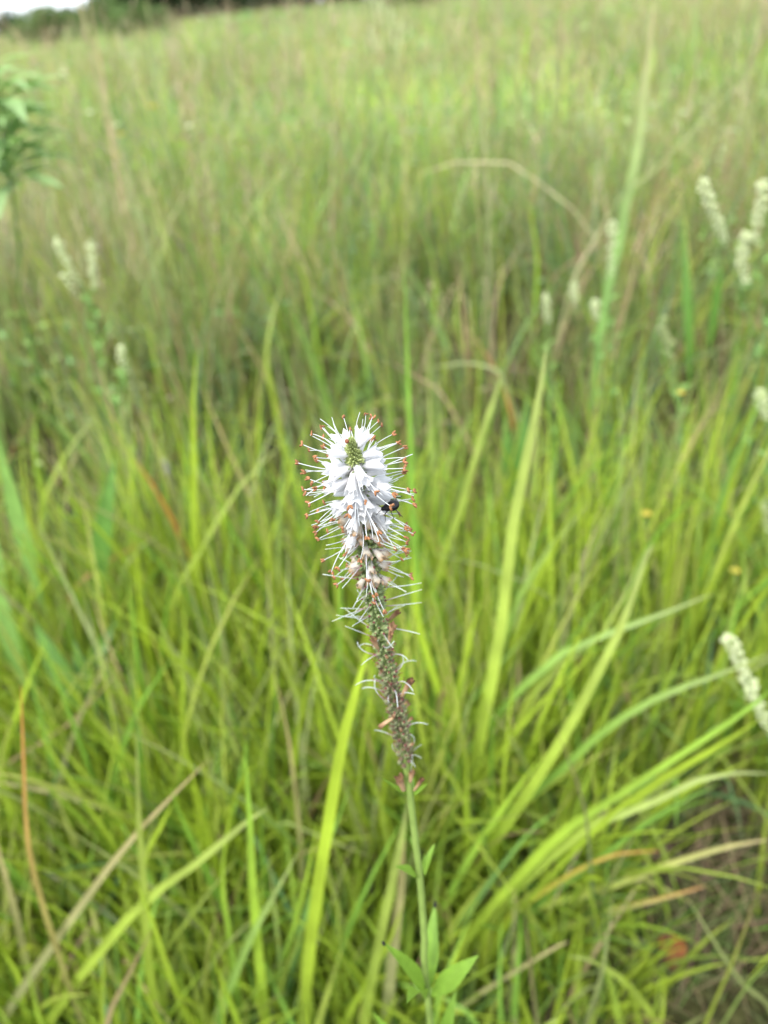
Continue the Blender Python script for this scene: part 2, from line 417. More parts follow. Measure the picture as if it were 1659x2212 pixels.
# taller, wider blades standing up through the near grass
nt_ = 120
txy = np.stack([rng.uniform(-.62, .55, nt_), rng.uniform(.42, .98, nt_)], 1)
txy = txy[~((txy[:, 0] > .16) & (txy[:, 1] < .60))]
idx = np.repeat(np.arange(len(txy)), 7); n = len(idx)
rt = np.zeros((n, 3)); rt[:, :2] = txy[idx] + rng.normal(0, .018, (n, 2))
A = blade_arrays(rt, rng.uniform(0, 6.283, n), np.abs(rng.normal(.08, .13, n)), np.abs(rng.normal(.30, .34, n)), rng.uniform(.30, .54, n), rng.uniform(.0055, .0095, n), 9,
                 drift=rng.normal(0, .3, n), twist=rng.normal(0, .8, n))
P = A[0]; ok = (np.linalg.norm(P - np.array(CAM), axis=2).min(1) > .5) & ~((P[:, :, 1] < .31) & (P[:, :, 2] > .16)).any(1)
c0 = PAL[rng.choice([0, 0, 0, 1, 7], n)] * rng.uniform(.85, 1.15, (n, 1)); c1 = c0 * 1.05; br = rng.random(n) < .3; c1[br] = .4 * c1[br] + .6 * PAL[5]
parts.append((P[ok], A[1][ok], A[2][ok], A[3][ok], A[4], c0[ok], c1[ok], 3, 2.5))
near = link('meadow_grass', blade_mesh('meadow_grass', parts, M['grass']))
tag(near, 'dense bright green grass blades filling the near meadow', 'grass', kind='stuff')

# middle and far meadow
parts = []
for (n, d0, d1, S, cross, lmin, lmax, wmin, wmax, dead) in (
        (8200, 2.3, 4.5, 6, 3, 0.30, 0.66, 0.005, 0.012, 0.26),
        (20000, 4.3, 11.0, 5, 2, 0.30, 0.72, 0.007, 0.018, 0.26),
        (42000, 10.0, 34.0, 4, 2, 0.35, 0.80, 0.014, 0.035, 0.28),
        (50000, 32.0, 170.0, 3, 2, 0.40, 0.90, 0.03, 0.09, 0.20)):
    xy, D = wedge(n, d0, d1, 0.74 if d1 < 12 else 0.62, power=1 if d1 < 40 else 0)
    rt = np.zeros((n, 3)); rt[:, :2] = xy
    pt = vnoise(xy[:, 0], xy[:, 1], 0.7, 21) * 0.5 + vnoise(xy[:, 0], xy[:, 1], 2.6, 22) * 0.5
    Ln = rng.uniform(lmin, lmax, n) * (0.65 + 0.75 * pt)
    th0 = np.abs(rng.normal(0.18, 0.26, n)); curv = np.abs(rng.normal(0.5, 0.55, n))
    A = blade_arrays(rt, rng.uniform(0, 6.283, n), th0, curv, Ln, rng.uniform(wmin, wmax, n), S,
                     drift=rng.normal(0, 0.3, n), twist=rng.normal(0, 0.8, n))
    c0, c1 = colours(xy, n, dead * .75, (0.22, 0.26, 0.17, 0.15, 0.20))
    pl_ = 1.06 + .18 * (d0 > 4); c0 = c0 * pl_ + np.array([.014, .010, .032]); c1 = c1 * pl_ + np.array([.02, .02, .03])  # lifted and blued, more with distance: pale glare painted into the grass colour
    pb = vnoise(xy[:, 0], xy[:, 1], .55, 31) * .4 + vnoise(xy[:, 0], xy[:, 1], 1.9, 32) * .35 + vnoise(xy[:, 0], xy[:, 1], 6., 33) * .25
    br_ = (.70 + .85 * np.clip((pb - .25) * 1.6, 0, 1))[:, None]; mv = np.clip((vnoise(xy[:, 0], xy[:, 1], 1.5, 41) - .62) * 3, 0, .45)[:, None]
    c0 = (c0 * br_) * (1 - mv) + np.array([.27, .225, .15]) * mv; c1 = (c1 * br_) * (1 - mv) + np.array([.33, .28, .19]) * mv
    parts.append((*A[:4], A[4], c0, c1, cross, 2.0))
fo = link('meadow_grass', blade_mesh('meadow_grass_far', parts, M['grass']))
tag(fo, 'softly blurred olive green grass stretching back to the trees', 'grass', kind='stuff')

# dry thatch lying low, and thin flowering stalks above the leaves
parts = []
n = 5200
xy, D = wedge(n, 0.36, 4.5, 0.85, power=1)
rt = np.zeros((n, 3)); rt[:, :2] = xy; rt[:, 2] = rng.uniform(0.002, 0.06, n)
A = blade_arrays(rt, rng.uniform(0, 6.283, n), rng.uniform(0.8, 1.5, n), rng.normal(0.2, 0.3, n), rng.uniform(0.08, 0.26, n), rng.uniform(0.0010, 0.003, n), 5, drift=rng.normal(0, 0.8, n), twist=rng.normal(0, 1, n))
c = PAL[rng.choice([5, 6, 6, 4], n)] * rng.uniform(0.35, 0.85, (n, 1))
parts.append((*A[:4], A[4], c, c * 0.9, 2, 2.0))
n = 1500
rt = np.stack([rng.uniform(.12, .62, n), rng.uniform(.36, .80, n), rng.uniform(0, .02, n)], 1)
A = blade_arrays(rt, rng.uniform(0, 6.283, n), rng.uniform(0.1, 1.4, n), rng.normal(0.4, 0.5, n), rng.uniform(0.06, 0.24, n), rng.uniform(0.0009, 0.0028, n), 5, drift=rng.normal(0, 0.8, n), twist=rng.normal(0, 1, n))
c = PAL[rng.choice([5, 6, 4, 2, 7], n)] * rng.uniform(0.35, 0.8, (n, 1))
parts.append((*A[:4], A[4], c, c * 0.9, 2, 2.0))
th = link('dry_thatch', blade_mesh('dry_thatch', parts, M['dry'])); tag(th, 'brown dead grass lying matted on the soil', 'thatch', kind='stuff')

parts = []
for (n, d0, d1, wmn, wmx, l0, l1) in ((300, 1.3, 4, .0012, .0022, .6, .95), (1200, 4, 14, .002, .004, .65, 1.1), (3500, 14, 60, .006, .014, .7, 1.2)):
    xy, D = wedge(n, d0, d1, 0.72, power=1)
    rt = np.zeros((n, 3)); rt[:, :2] = xy
    az = rng.uniform(0, 6.283, n); th0 = np.abs(rng.normal(0.06, 0.10, n)); Ln = rng.uniform(l0, l1, n)
    A = blade_arrays(rt, az, th0, np.abs(rng.normal(.12, .15, n)), Ln, rng.uniform(wmn, wmx, n), 6, prof=6.0)
    c = PAL[rng.choice([5, 6, 7, 4], n, p=[.3, .1, .35, .25])] * rng.uniform(0.8, 1.3, (n, 1))
    parts.append((*A[:4], A[4], c, c, 2, 1.0))
    # panicle branches on the upper third
    nb = 9
    top = np.repeat(A[0][:, -1], nb, 0); mid = np.repeat(A[0][:, -3], nb, 0); u = rng.random((n * nb, 1))
    rb = mid * u + top * (1 - u)
    B = blade_arrays(rb, rng.uniform(0, 6.283, n * nb), rng.uniform(0.2, 0.9, n * nb), rng.uniform(0.1, .7, n * nb), rng.uniform(.03, .10, n * nb), np.repeat(rng.uniform(wmn, wmx, n), nb) * 1.5, 2)
    cb = np.repeat(np.array([[0.34, 0.27, 0.18]]), n * nb, 0) * rng.uniform(0.7, 1.3, (n * nb, 1))
    parts.append((*B[:4], B[4], cb, cb, 2, 1.0))
st = link('seeding_grass_stalks', blade_mesh('seeding_grass_stalks', parts, M['dry'])); tag(st, 'thin tan and mauve seeding grass stalks over the back meadow', 'grass', kind='stuff')

# low leafy herbs scattered through the grass: too many and too soft to count
HV, HC, HF = [], [], []; o_n = 0
for (nc_, d0, d1, nl_, sz, hmax, sprd) in ((60, 1.4, 3.2, 45, .011, .42, .07), (260, 3.0, 9.0, 50, .020, .55, .14), (420, 8.0, 30.0, 50, .05, .70, .40), (420, 28., 120., 40, .16, .9, 1.3)):
    xy, D = wedge(nc_, d0, d1, .66, power=1 if d1 < 40 else 0)
    idn = np.repeat(np.arange(nc_), nl_); m_ = len(idn); hh = rng.uniform(.45, 1., nc_) * hmax
    zz = hh[idn] * rng.uniform(.25, 1., m_) ** .7
    cpos = np.stack([xy[idn, 0] + rng.normal(0, sprd, m_), xy[idn, 1] + rng.normal(0, sprd, m_), zz], 1)
    a_ = rng.normal(0, 1, (m_, 3)); a_[:, 2] *= .5; a_ /= np.linalg.norm(a_, axis=1, keepdims=True)
    b_ = np.cross(a_, rng.normal(0, 1, (m_, 3))); b_ /= np.linalg.norm(b_, axis=1, keepdims=True)
    q_ = (sz * rng.uniform(.6, 1.5, m_))[:, None]
    vv = np.stack([cpos - a_ * q_, cpos - b_ * q_ * .4, cpos + a_ * q_, cpos + b_ * q_ * .4], 1)
    kinds = np.array([(.20, .34, .09), (.26, .38, .12), (.16, .30, .10), (.34, .42, .20), (.30, .27, .15)])[rng.choice(5, nc_, p=[.3, .25, .2, .13, .12])]
    HV.append(vv.reshape(-1, 3)); HC.append(np.repeat(kinds[idn] * rng.uniform(.7, 1.25, (m_, 1)), 4, 0)); o_n += m_
HV = np.concatenate(HV); HC = np.concatenate(HC); nf_ = len(HV) // 4
me = bpy.data.meshes.new('meadow_herbs'); me.vertices.add(len(HV)); me.vertices.foreach_set('co', HV.astype(np.float32).ravel())
me.loops.add(nf_ * 4); me.loops.foreach_set('vertex_index', np.arange(nf_ * 4, dtype=np.int32))
me.polygons.add(nf_); me.polygons.foreach_set('loop_start', np.arange(0, nf_ * 4, 4, dtype=np.int32)); me.polygons.foreach_set('loop_total', np.full(nf_, 4, dtype=np.int32))
at_ = me.color_attributes.new('Col', 'FLOAT_COLOR', 'POINT'); at_.data.foreach_set('color', np.concatenate([HC, np.ones((len(HC), 1))], 1).astype(np.float32).ravel())
me.materials.append(M['grass']); me.update(calc_edges=True)
hb = link('meadow_herbs', me); tag(hb, 'soft pale green leafy herbs mixed through the back meadow', 'herbs', kind='stuff')

# ------------------------------------------------------------------ trees and shrubs behind the meadow
def leaf_cloud(mb, centre, rads, n, size):
    for _ in range(n):
        while True:
            q = Vector((random.uniform(-1, 1), random.uniform(-1, 1), random.uniform(-1, 1)))
            if 0.25 < q.length < 1: break
        c = Vector(centre) + Vector((q.x * rads[0], q.y * rads[1], q.z * rads[2]))
        a = Vector((random.gauss(0, 1), random.gauss(0, 1), random.gauss(0, .6))).normalized()
        b = a.cross(Vector((random.gauss(0, 1), random.gauss(0, 1), random.gauss(0, 1)))).normalized()
        s = size * random.uniform(0.6, 1.3)
        mb.add([c - a * s, c - b * s * .5, c + a * s, c + b * s * .5], [(0, 1, 2, 3)])

def tree(x, y, h, wid, mat, label, name='tree', group='trees along the far edge of the meadow', cat='tree', low=0.0, dens=1.0):
    z0 = gz(x, y); root = Vector((x, y, z0)); e = thing(name, root, label, cat, group)
    tr = MB(); lean = Vector((random.uniform(-.05, .05) * h, random.uniform(-.05, .05) * h, 0))
    r0 = h * 0.022
    tr.tube(catmull([(0, 0, -0.2), (lean.x * .3, lean.y * .3, h * .35), (lean.x, lean.y, h * .8)], 8), [r0 * (1.25 - 1.1 * i / 8) for i in range(9)], 8)
    cl = []
    nl = max(6, int(11))
    for i in range(nl):
        u = low + (0.92 - low) * (i + .5) / nl; a = i * 2.4 + random.random()
        reach = wid * .5 * math.sin(math.pi * min(1, .18 + u * .8)) * random.uniform(.55, 1)
        b = Vector((lean.x * u, lean.y * u, h * u * .85)); t_ = b + Vector((math.cos(a) * reach, math.sin(a) * reach, h * .10))
        tr.tube([b, (b + t_) / 2 + Vector((0, 0, .02 * h)), t_], [r0 * .45, r0 * .3, r0 * .1], 5)
        cl.append((t_, wid * random.uniform(.17, .27)))
    cl.append((Vector((lean.x, lean.y, h * .9)), wid * .2))
    for _ in range(8): cl.append((Vector((random.uniform(-.3, .3) * wid, random.uniform(-.3, .3) * wid, h * random.uniform(low + .15, .85))), wid * .2))
    for _ in range(7): cl.append((Vector((random.uniform(-.55, .55) * wid, random.uniform(-.3, .3) * wid, h * random.uniform(.03, .16))), wid * .2))
    link('trunk', tr.mesh('trunk', M['bark']), e)
    cr = MB()
    for c, r_ in cl: leaf_cloud(cr, c, (r_, r_, r_ * .8), int(150 * dens), wid * .035)
    link('crown', cr.mesh('crown', mat, False), e)
    return e

# placed by bearing: photo column -> direction, then an ordinary tree height and distance
def bearing(px, D):
    d = ray(px, 60 - (px - 400) * 0.09); d = Vector((d.x, d.y, 0)).normalized(); return d.x * D, d.y * D
far_trees = [(-60, 240, 4.5, 10, 'dark rounded tree at the left edge below the patch of sky'),
             (28, 250, 5.0, 9, 'low dark tree under the strip of sky in the top left corner'),
             (95, 260, 4.5, 10, 'broad low tree just left of the tall dry stalks at the skyline'),
             (155, 240, 4.5, 9, 'hazy green tree behind the tall dry stalks at the skyline'),
             (280, 130, 12, 10, 'tall dark tree where the strip of sky ends'),
             (300, 105, 13, 10, 'dark tree behind the pale leafy stalks at the top'),
             (345, 90, 13, 11, 'darkest tree above the left part of the meadow'),
             (405, 88, 14, 11, 'dark tree left of the middle of the skyline'),
             (470, 95, 13, 11, 'dark tree whose foot meets the pale grass at the top'),
             (560, 110, 13, 12, 'tree behind the pale mauve grass at the top edge'),
             (680, 105, 13, 12, 'tree just above the top edge near the middle'),
             (820, 115, 14, 12, 'tree above the pale flower clump at the top edge'),
             (980, 120, 13, 12, 'tree above the right half of the meadow'),
             (1180, 125, 14, 13, 'tree above the top of the tall green reed blade'),
             (1400, 120, 13, 12, 'tree beyond the upper right corner')]
for px, D, h, wd, lb in far_trees:
    x, y = bearing(px, D); tree(x, y, h, wd, M['tree'], lb)
for px, D, h, wd, lb in [(70, 62, 1.15, 4.0, 'light green shrub under the sky at the far left'), (150, 48, 1.25, 3.6, 'light green shrub among the tall dry stalks'),
                         (232, 40, 1.6, 3.0, 'bushy light green shrub left of the dark trees'), (110, 30, 1.35, 2.6, 'low leafy shrub behind the feathery plant'),
                         (300, 26, 1.25, 2.2, 'low green shrub in front of the dark trees'), (900, 34, 1.3, 2.8, 'low shrub at the top edge right of the pale flowers')]:
    x, y = bearing(px, D); tree(x, y, h, wd, M['shrub'], lb, 'shrub', 'shrubs at the back of the meadow', 'shrub', 0.02, 0.8)

# ================================================================== TRACED GRASS TUFTS in the foreground
def polyl(P, n):
    P = [Vector(p) for p in P]; q = len(P) - 1
    return [P[min(int(k / n * q), q - 1)].lerp(P[min(int(k / n * q), q - 1) + 1], k / n * q - min(int(k / n * q), q - 1)) for k in range(n + 1)]
def blade_strip(path, width, c0, c1, S=12, nhint=None, fold=0.3, prof=2.4, tp=2.0, base=0.55, kinked=False):
    """one blade along a 3-D path, gutter-folded, facing roughly the viewer"""
    pts = polyl(path, S) if kinked else catmull(path, S)
    # arc resample is not needed: points are spread evenly enough
    P = np.array([tuple(p) for p in pts])[None]
    t = np.linspace(0, 1, S + 1)
    T = np.gradient(P[0], axis=0); T /= np.linalg.norm(T, axis=1, keepdims=True) + 1e-9
    view = np.array(nhint if nhint is not None else (0.15, -0.75, 0.6)); view = view / np.linalg.norm(view)
    Sd = np.cross(T, view); Sd /= np.linalg.norm(Sd, axis=1, keepdims=True) + 1e-9
    Nn = np.cross(Sd, T)
    pr = (base + (1 - base) * np.minimum(1, t / 0.3)) * np.clip(1 - t ** prof, 0, 1) ** 0.9 + 0.03
    hw = (width * 0.5 * pr)[None, :, None]
    c0 = np.array(c0)[None]; c1 = np.array(c1)[None]
    return (P, Sd[None], Nn[None], hw, t, c0, c1, 3, tp)

def px_path(pl, z0, dy=0.0, root=True):
    """photo polyline (lower end first) -> 3-D path; the start height z0 fixes the distance, the blade then rises in a near-upright plane"""
    d = ray(*pl[0]); k = (z0 - CAM_H) / d.z; Y0 = d.y * k
    n = len(pl); out = []
    for i, p in enumerate(pl):
        out.append(at_Y(p[0], p[1], Y0 + dy * i / max(1, n - 1)))
    if root and z0 > 0.02:
        a, b = out[0], out[1]; dr = (a - b).normalized()
        dr = (dr + Vector((0, 0, -1.2))).normalized()
        m_ = a + dr * min(z0 * 0.5, .2); m_.z = max(m_.z, z0 * .45)
        out = [Vector((m_.x + dr.x * .02, m_.y + 0.01, 0.0)), m_] + out
    for q in out: q.z = max(q.z, 0.002)
    return out

BR, FR, MD, BL, OL, ST, BN, PG, OR = range(9)
def tuft(label, name, specs, group='grass tufts around the flower'):
    roots = []; geo = []
    for s in specs:
        pl, wmm, c0, c1 = s[:4]; z0 = s[4] if len(s) > 4 else 0.15; dy = s[5] if len(s) > 5 else 0.0
        path = px_path(pl, z0, dy); roots.append(path[0]); geo.append((path, wmm, c0, c1))
    c = sum(roots, Vector()) / len(roots); c.z = 0
    e = thing(name, c, label, 'grass', group)
    for path, wmm, c0, c1 in geo:
        j = random.uniform(.9, 1.12)
        strip = blade_strip(path, wmm * .00145, PAL[c0] * j * 1.15, PAL[c1] * j * 1.15, nhint=(random.uniform(-.3, .4), -.75, random.uniform(.4, .8)))
        link('blade', blade_mesh('blade', [strip], M['grass']), e, off(c))
    return e

tuft('bright blade tuft just left of the flower stem, lowest in the picture', 'grass_tuft', [
    ([(655, 2212), (675, 2001), (710, 1776), (740, 1601), (775, 1470), (800, 1385)], 7.5, BR, BR, .12),
    ([(740, 2212), (790, 2120), (835, 2040), (870, 1960)], 7, BR, BR, .12),
    ([(785, 2212), (825, 2001), (865, 1820), (880, 1730)], 7, BR, PG, .12),
    ([(835, 2212), (850, 2050), (868, 1900), (872, 1760)], 7.5, PG, ST, .10),
    ([(700, 2212), (735, 2060), (800, 1900), (870, 1770)], 4.5, FR, FR, .05),
    ([(610, 2212), (640, 2050), (690, 1880), (760, 1690)], 5, BL, FR, .04),
    ([(565, 2212), (610, 2080), (655, 1930), (690, 1760)], 4.5, FR, BR, .04)])
tuft('open tuft of crossing yellowish blades in the lower left corner', 'grass_tuft', [
    ([(0, 2212), (135, 2011), (280, 1816), (450, 1641)], 6.0, 7, ST, .14),
    ([(100, 2212), (280, 1976), (420, 1866), (530, 1776), (580, 1745)], 6.6, BR, PG, .14),
    ([(180, 2212), (100, 1976), (62, 1826), (52, 1651), (45, 1476)], 4.2, OL, OR, .14),
    ([(65, 2110), (35, 1976), (0, 1851), (-30, 1740)], 5.0, OL, ST, .16),
    ([(230, 2212), (280, 2101), (330, 2006)], 3.4, ST, BN, .2),
    ([(345, 2212), (320, 2076), (312, 1926), (300, 1776), (295, 1566)], 6.0, BR, OL, .12),
    ([(300, 2130), (350, 2061), (440, 1941), (515, 1851)], 4.4, BR, OL, .12),
    ([(410, 2212), (365, 2100), (330, 1990), (290, 1900)], 4.4, BR, BR, .12),
    ([(310, 1870), (345, 1790), (372, 1738)], 4.6, BR, BR, .26),
    ([(60, 2212), (40, 2110), (0, 2050)], 5.0, BR, BR, .12)])
tuft('tuft of slim upright blades midway between corner and flower', 'grass_tuft', [
    ([(575, 2212), (560, 2076), (545, 1901), (540, 1776), (528, 1610)], 6.4, BR, FR, .12),
    ([(470, 2212), (530, 2051), (590, 1936), (645, 1840)], 5.2, FR, PG, .14),
    ([(650, 1990), (652, 1876), (645, 1776), (625, 1601), (592, 1455)], 4.2, OL, ST, .12),
    ([(715, 1660), (660, 1541), (608, 1420), (585, 1330)], 5.2, BR, OL, .2),
    ([(400, 2212), (450, 2090), (530, 2000), (600, 1960)], 3.4, OL, OL, .1),
    ([(520, 2212), (500, 2050), (480, 1900), (500, 1740)], 4.4, FR, BR, .08)])
tuft('left tuft whose tallest yellow-green blade stands straight up', 'grass_tuft', [
    ([(445, 1480), (420, 1174), (419, 1045), (417, 873), (427, 745)], 7.2, BR, BR, .10),
    ([(225, 1800), (255, 1651), (300, 1526), (372, 1420)], 6.0, FR, FR, .15),
    ([(490, 1690), (425, 1526), (368, 1420), (340, 1330)], 5.2, OL, BR, .15),
    ([(368, 1490), (374, 1303), (430, 1196), (516, 1054), (622, 948)], 6.6, BR, OL, .12),
    ([(470, 1120), (430, 1024), (374, 873)], 5.4, OL, PG, .30),
    ([(580, 1210), (542, 1080), (507, 1002), (430, 825)], 6.0, OL, ST, .25),
    ([(602, 1400), (602, 1200), (604, 1088), (621, 930)], 6.6, PG, FR, .12),
    ([(330, 1420), (325, 1250), (300, 1120), (275, 960)], 6.0, BR, BR, .12),
    ([(270, 1330), (200, 1180), (150, 1060), (120, 930)], 6.0, FR, BR, .15)])
tuft('left rear tuft with one orange blade and one golden bent blade', 'grass_tuft', [
    ([(392, 1165), (344, 1071), (290, 988)], 5.4, OR, OR, .30),
    ([(150, 1290), (215, 1226), (318, 1163)], 5.6, ST, OR, .24),
    ([(85, 1110), (146, 976), (212, 895)], 6.0, BR, PG, .26),
    ([(180, 1030), (133, 925), (107, 701)], 6.0, OL, PG, .2),
    ([(60, 1290), (95, 1120), (75, 990), (80, 880)], 6.4, BR, FR, .15),
    ([(300, 1260), (290, 1100), (265, 960), (262, 830)], 6.0, OL, PG, .15)])
tuft('far left tuft of wide bright blades crossing the picture edge', 'grass_tuft', [
    ([(0, 1690), (45, 1520), (100, 1380)], 6.4, BR, BR, .2),
    ([(-20, 1681), (145, 1566), (272, 1434)], 3.4, ST, BN, .22),
    ([(300, 1775), (150, 1721), (5, 1690), (-60, 1690)], 4.6, OL, ST, .2),
    ([(40, 1560), (30, 1420), (60, 1310), (120, 1230)], 6.8, BR, BR, .15),
    ([(110, 1600), (80, 1450), (20, 1330)], 6.2, FR, FR, .15),
    ([(200, 1560), (160, 1400), (140, 1300)], 6.4, MD, FR, .15)])
tuft('large tuft right of the flower with long blades arching to the right', 'grass_tuft', [
    ([(1060, 1990), (1105, 1926), (1265, 1786), (1380, 1746), (1530, 1676), (1670, 1671)], 7.2, BR, PG, .15),
    ([(1080, 2010), (1130, 1951), (1330, 1746), (1530, 1621), (1655, 1546)], 7.2, BR, BR, .15),
    ([(1005, 2026), (1180, 1826), (1305, 1736), (1580, 1556), (1670, 1485)], 7.0, BR, FR, .14),
    ([(1030, 2020), (1150, 1880), (1290, 1790), (1430, 1690), (1600, 1590)], 6.0, BR, BR, .12),
    ([(1040, 1800), (1180, 1690), (1280, 1596), (1380, 1526), (1480, 1481), (1580, 1446), (1670, 1408)], 6.4, FR, OL, .2),
    ([(1010, 1900), (1100, 1770), (1180, 1650), (1240, 1550), (1305, 1426), (1349, 1337), (1392, 1210), (1412, 1172)], 7.2, BR, PG, .15),
    ([(950, 1980), (1010, 1860), (1090, 1740), (1180, 1620)], 6.0, FR, BR, .12),
    ([(1150, 1960), (1280, 1926), (1430, 1871), (1580, 1826), (1670, 1814)], 6.4, BR, ST, .14),
    ([(1100, 2000), (1300, 1850), (1420, 1760), (1560, 1690)], 5.0, FR, FR, .12),
    ([(1190, 2010), (1330, 1965), (1450, 1935), (1535, 1910)], 4.8, FR, OR, .12),
    ([(1090, 1990), (1180, 1920), (1310, 1850), (1430, 1838)], 4.6, BR, OR, .16),
    ([(960, 2040), (1060, 1900), (1140, 1800), (1210, 1745)], 5.0, BL, FR, .12)])
tuft('upright tuft close behind the flower spike with the brightest tall blade', 'grass_tuft', [
    ([(1010, 1760), (1030, 1640), (1050, 1526), (1077, 1400), (1108, 1140), (1143, 964), (1169, 833), (1180, 740)], 9.0, BR, PG, .14),
    ([(1040, 1560), (1099, 1341), (1178, 1196), (1278, 1083)], 7.2, FR, OL, .16),
    ([(920, 1470), (937, 1271), (990, 1118), (1033, 964), (1077, 833), (1083, 805)], 7.4, BR, PG, .12),
    ([(915, 1560), (905, 1350), (893, 1150), (884, 900), (872, 560)], 7.6, FR, FR, .10),
    ([(1020, 1690), (950, 1500), (900, 1330), (890, 1180)], 7.4, BR, BR, .14),
    ([(1000, 1700), (985, 1560), (1010, 1400), (1040, 1290)], 7.0, BR, BR, .15),
    ([(945, 1560), (955, 1500), (985, 1430)], 5.4, BN, BN, .25),
    ([(960, 1700), (1060, 1560), (1200, 1420), (1344, 1358), (1458, 1315), (1540, 1282)], 6.0, FR, OL, .16),
    ([(1110, 1600), (1150, 1490), (1185, 1330), (1240, 1240)], 6.4, BR, OL, .16),
    ([(1090, 1690), (1130, 1540), (1200, 1440), (1300, 1370), (1400, 1180)], 6.0, BR, PG, .15)])
tuft('small tuft of dull blades at the bottom right over the bare soil', 'grass_tuft', [
    ([(1265, 2212), (1300, 2100), (1325, 1926)], 4.4, OL, PG, .1),
    ([(1520, 2212), (1570, 2100), (1610, 2000), (1632, 1930)], 5.0, BR, BN, .12),
    ([(1420, 2212), (1355, 2126), (1280, 2076), (1225, 2066)], 5.0, BR, OL, .08),
    ([(985, 2180), (1180, 2056), (1228, 2034)], 4.6, OL, ST, .12),
    ([(1160, 2212), (1150, 2130), (1132, 1960)], 3.6, OL, BN, .1),
    ([(1150, 2212), (1220, 2120), (1330, 2090)], 4.0, FR, OL, .06),
    ([(1659, 2170), (1600, 2120), (1540, 2030), (1480, 1930)], 3.2, OL, PG, .1),
    ([(1560, 2212), (1620, 2120), (1690, 2060)], 3.6, OL, FR, .08)])
tuft('right rear tuft of slender blades behind the arching ones', 'grass_tuft', [
    ([(1340, 1330), (1330, 1150), (1345, 960), (1330, 800)], 6.0, FR, PG, .15),
    ([(1400, 1250), (1420, 1080), (1470, 900), (1530, 760)], 6.0, OL, PG, .15),
    ([(1530, 1300), (1545, 1120), (1600, 960), (1650, 840)], 6.0, BL, FR, .15),
    ([(1240, 1200), (1250, 1050), (1290, 900), (1300, 760)], 6.0, BR, OL, .15),
    ([(1480, 1290), (1460, 1100), (1430, 950), (1390, 820)], 5.6, FR, OL, .15)])
tuft('middle tuft above the flower head with a short wide bright blade', 'grass_tuft', [
    ([(592, 860), (576, 787), (585, 700), (610, 610)], 9.0, BR, PG, .25),
    ([(800, 860), (782, 740), (760, 640), (740, 560)], 7.0, FR, PG, .2),
    ([(690, 780), (665, 640), (640, 540)], 7.0, FR, BR, .2),
    ([(720, 900), (660, 740), (610, 650)], 7.0, MD, FR, .2),
    ([(930, 760), (940, 600), (910, 480)], 8.0, BR, FR, .2),
    ([(1150, 740), (1160, 560), (1140, 430)], 9.0, FR, BR, .2),
    ([(1010, 800), (985, 680), (1010, 560)], 8.0, BR, PG, .2)])

def single_blade(label, pl, wmm, c0, c1, z0=.15, dy=0., name='grass_stalk', mat='grass', cat='grass', S=14, prof=2.4, base=.55, nh=None, kinked=False, tp=2.0):
    path = px_path(pl, z0, dy); r_ = path[0].copy(); r_.z = 0
    e = link(name, blade_mesh(name, [blade_strip([p - r_ for p in path], wmm * .001, PAL[c0], PAL[c1], S, prof=prof, base=base, nhint=nh, kinked=kinked, tp=tp)], M[mat]))
    e.location = r_; return tag(e, label, cat)
single_blade('tall thick green reed blade leaning right in the upper right', [(1312, 620), (1335, 520), (1352, 430), (1375, 320), (1390, 200), (1403, 90), (1412, 0)], 19, 9, 10, .42, name='reed', prof=4, base=.8)
single_blade('bent tan dead blade folded over in the upper middle right', [(1290, 520), (1235, 450), (1165, 395), (1100, 352), (985, 350), (900, 378)], 4.8, OL, 10, .38, name='dead_grass', mat='dry', kinked=True, S=28, tp=.8, prof=5)
single_blade('kinked pale dead blade beside the tall reed blade', [(1225, 640), (1250, 575), (1312, 470), (1300, 400), (1285, 320)], 5.5, PG, 10, .36, name='dead_grass', mat='dry', kinked=True, S=24, tp=.8)
single_blade('short orange blade right of the flower head near the middle', [(1085, 830), (1048, 765), (990, 680)], 7.5, OR, OL, .3, name='dead_grass', mat='dry')
single_blade('crumpled whitish dead leaf above and right of the flower head', [(1090, 830), (1060, 795), (1000, 785), (915, 797)], 7, PG, PG, .34, name='dead_grass', mat='dry')
single_blade('tan slanting dead blade left of the crumpled leaf', [(960, 860), (900, 815), (820, 770)], 5, ST, BN, .33, name='dead_grass', mat='dry')
single_blade('long faint tan stalk slanting up to the right edge', [(1330, 440), (1400, 380), (1460, 320), (1560, 215), (1670, 110)], 4, PG, PG, .50, name='dead_grass', mat='dry')
single_blade('thin blue-green stalk with a dark tip crossing the arching blades', [(1288, 2050), (1275, 1876), (1260, 1736), (1200, 1571)], 4.2, BL, BN, .1, name='grass_stalk')
single_blade('tall tan stalk leaning left at the top left corner', [(250, 420), (190, 300), (110, 170), (30, 70), (-20, 10)], 5, OL, ST, .56, name='dry_grass_stalk', mat='dry', base=.8, prof=5)
single_blade('tall pale stalk right of the leaning one at the top left', [(290, 430), (240, 260), (205, 150), (180, 40), (165, -20)], 9, PG, ST, .56, name='dry_grass_stalk', mat='dry', base=.8, prof=5)
single_blade('third tall dry stalk at the top left, nearly upright', [(245, 330), (228, 200), (205, 80), (190, -10)], 8, ST, ST, .62, name='dry_grass_stalk', mat='dry', base=.8, prof=5)
single_blade('pale upright stalk under the dark trees at the top', [(345, 220), (335, 110), (320, 30), (315, -10)], 10, PG, PG, .66, name='dry_grass_stalk', mat='dry', base=.8, prof=5)
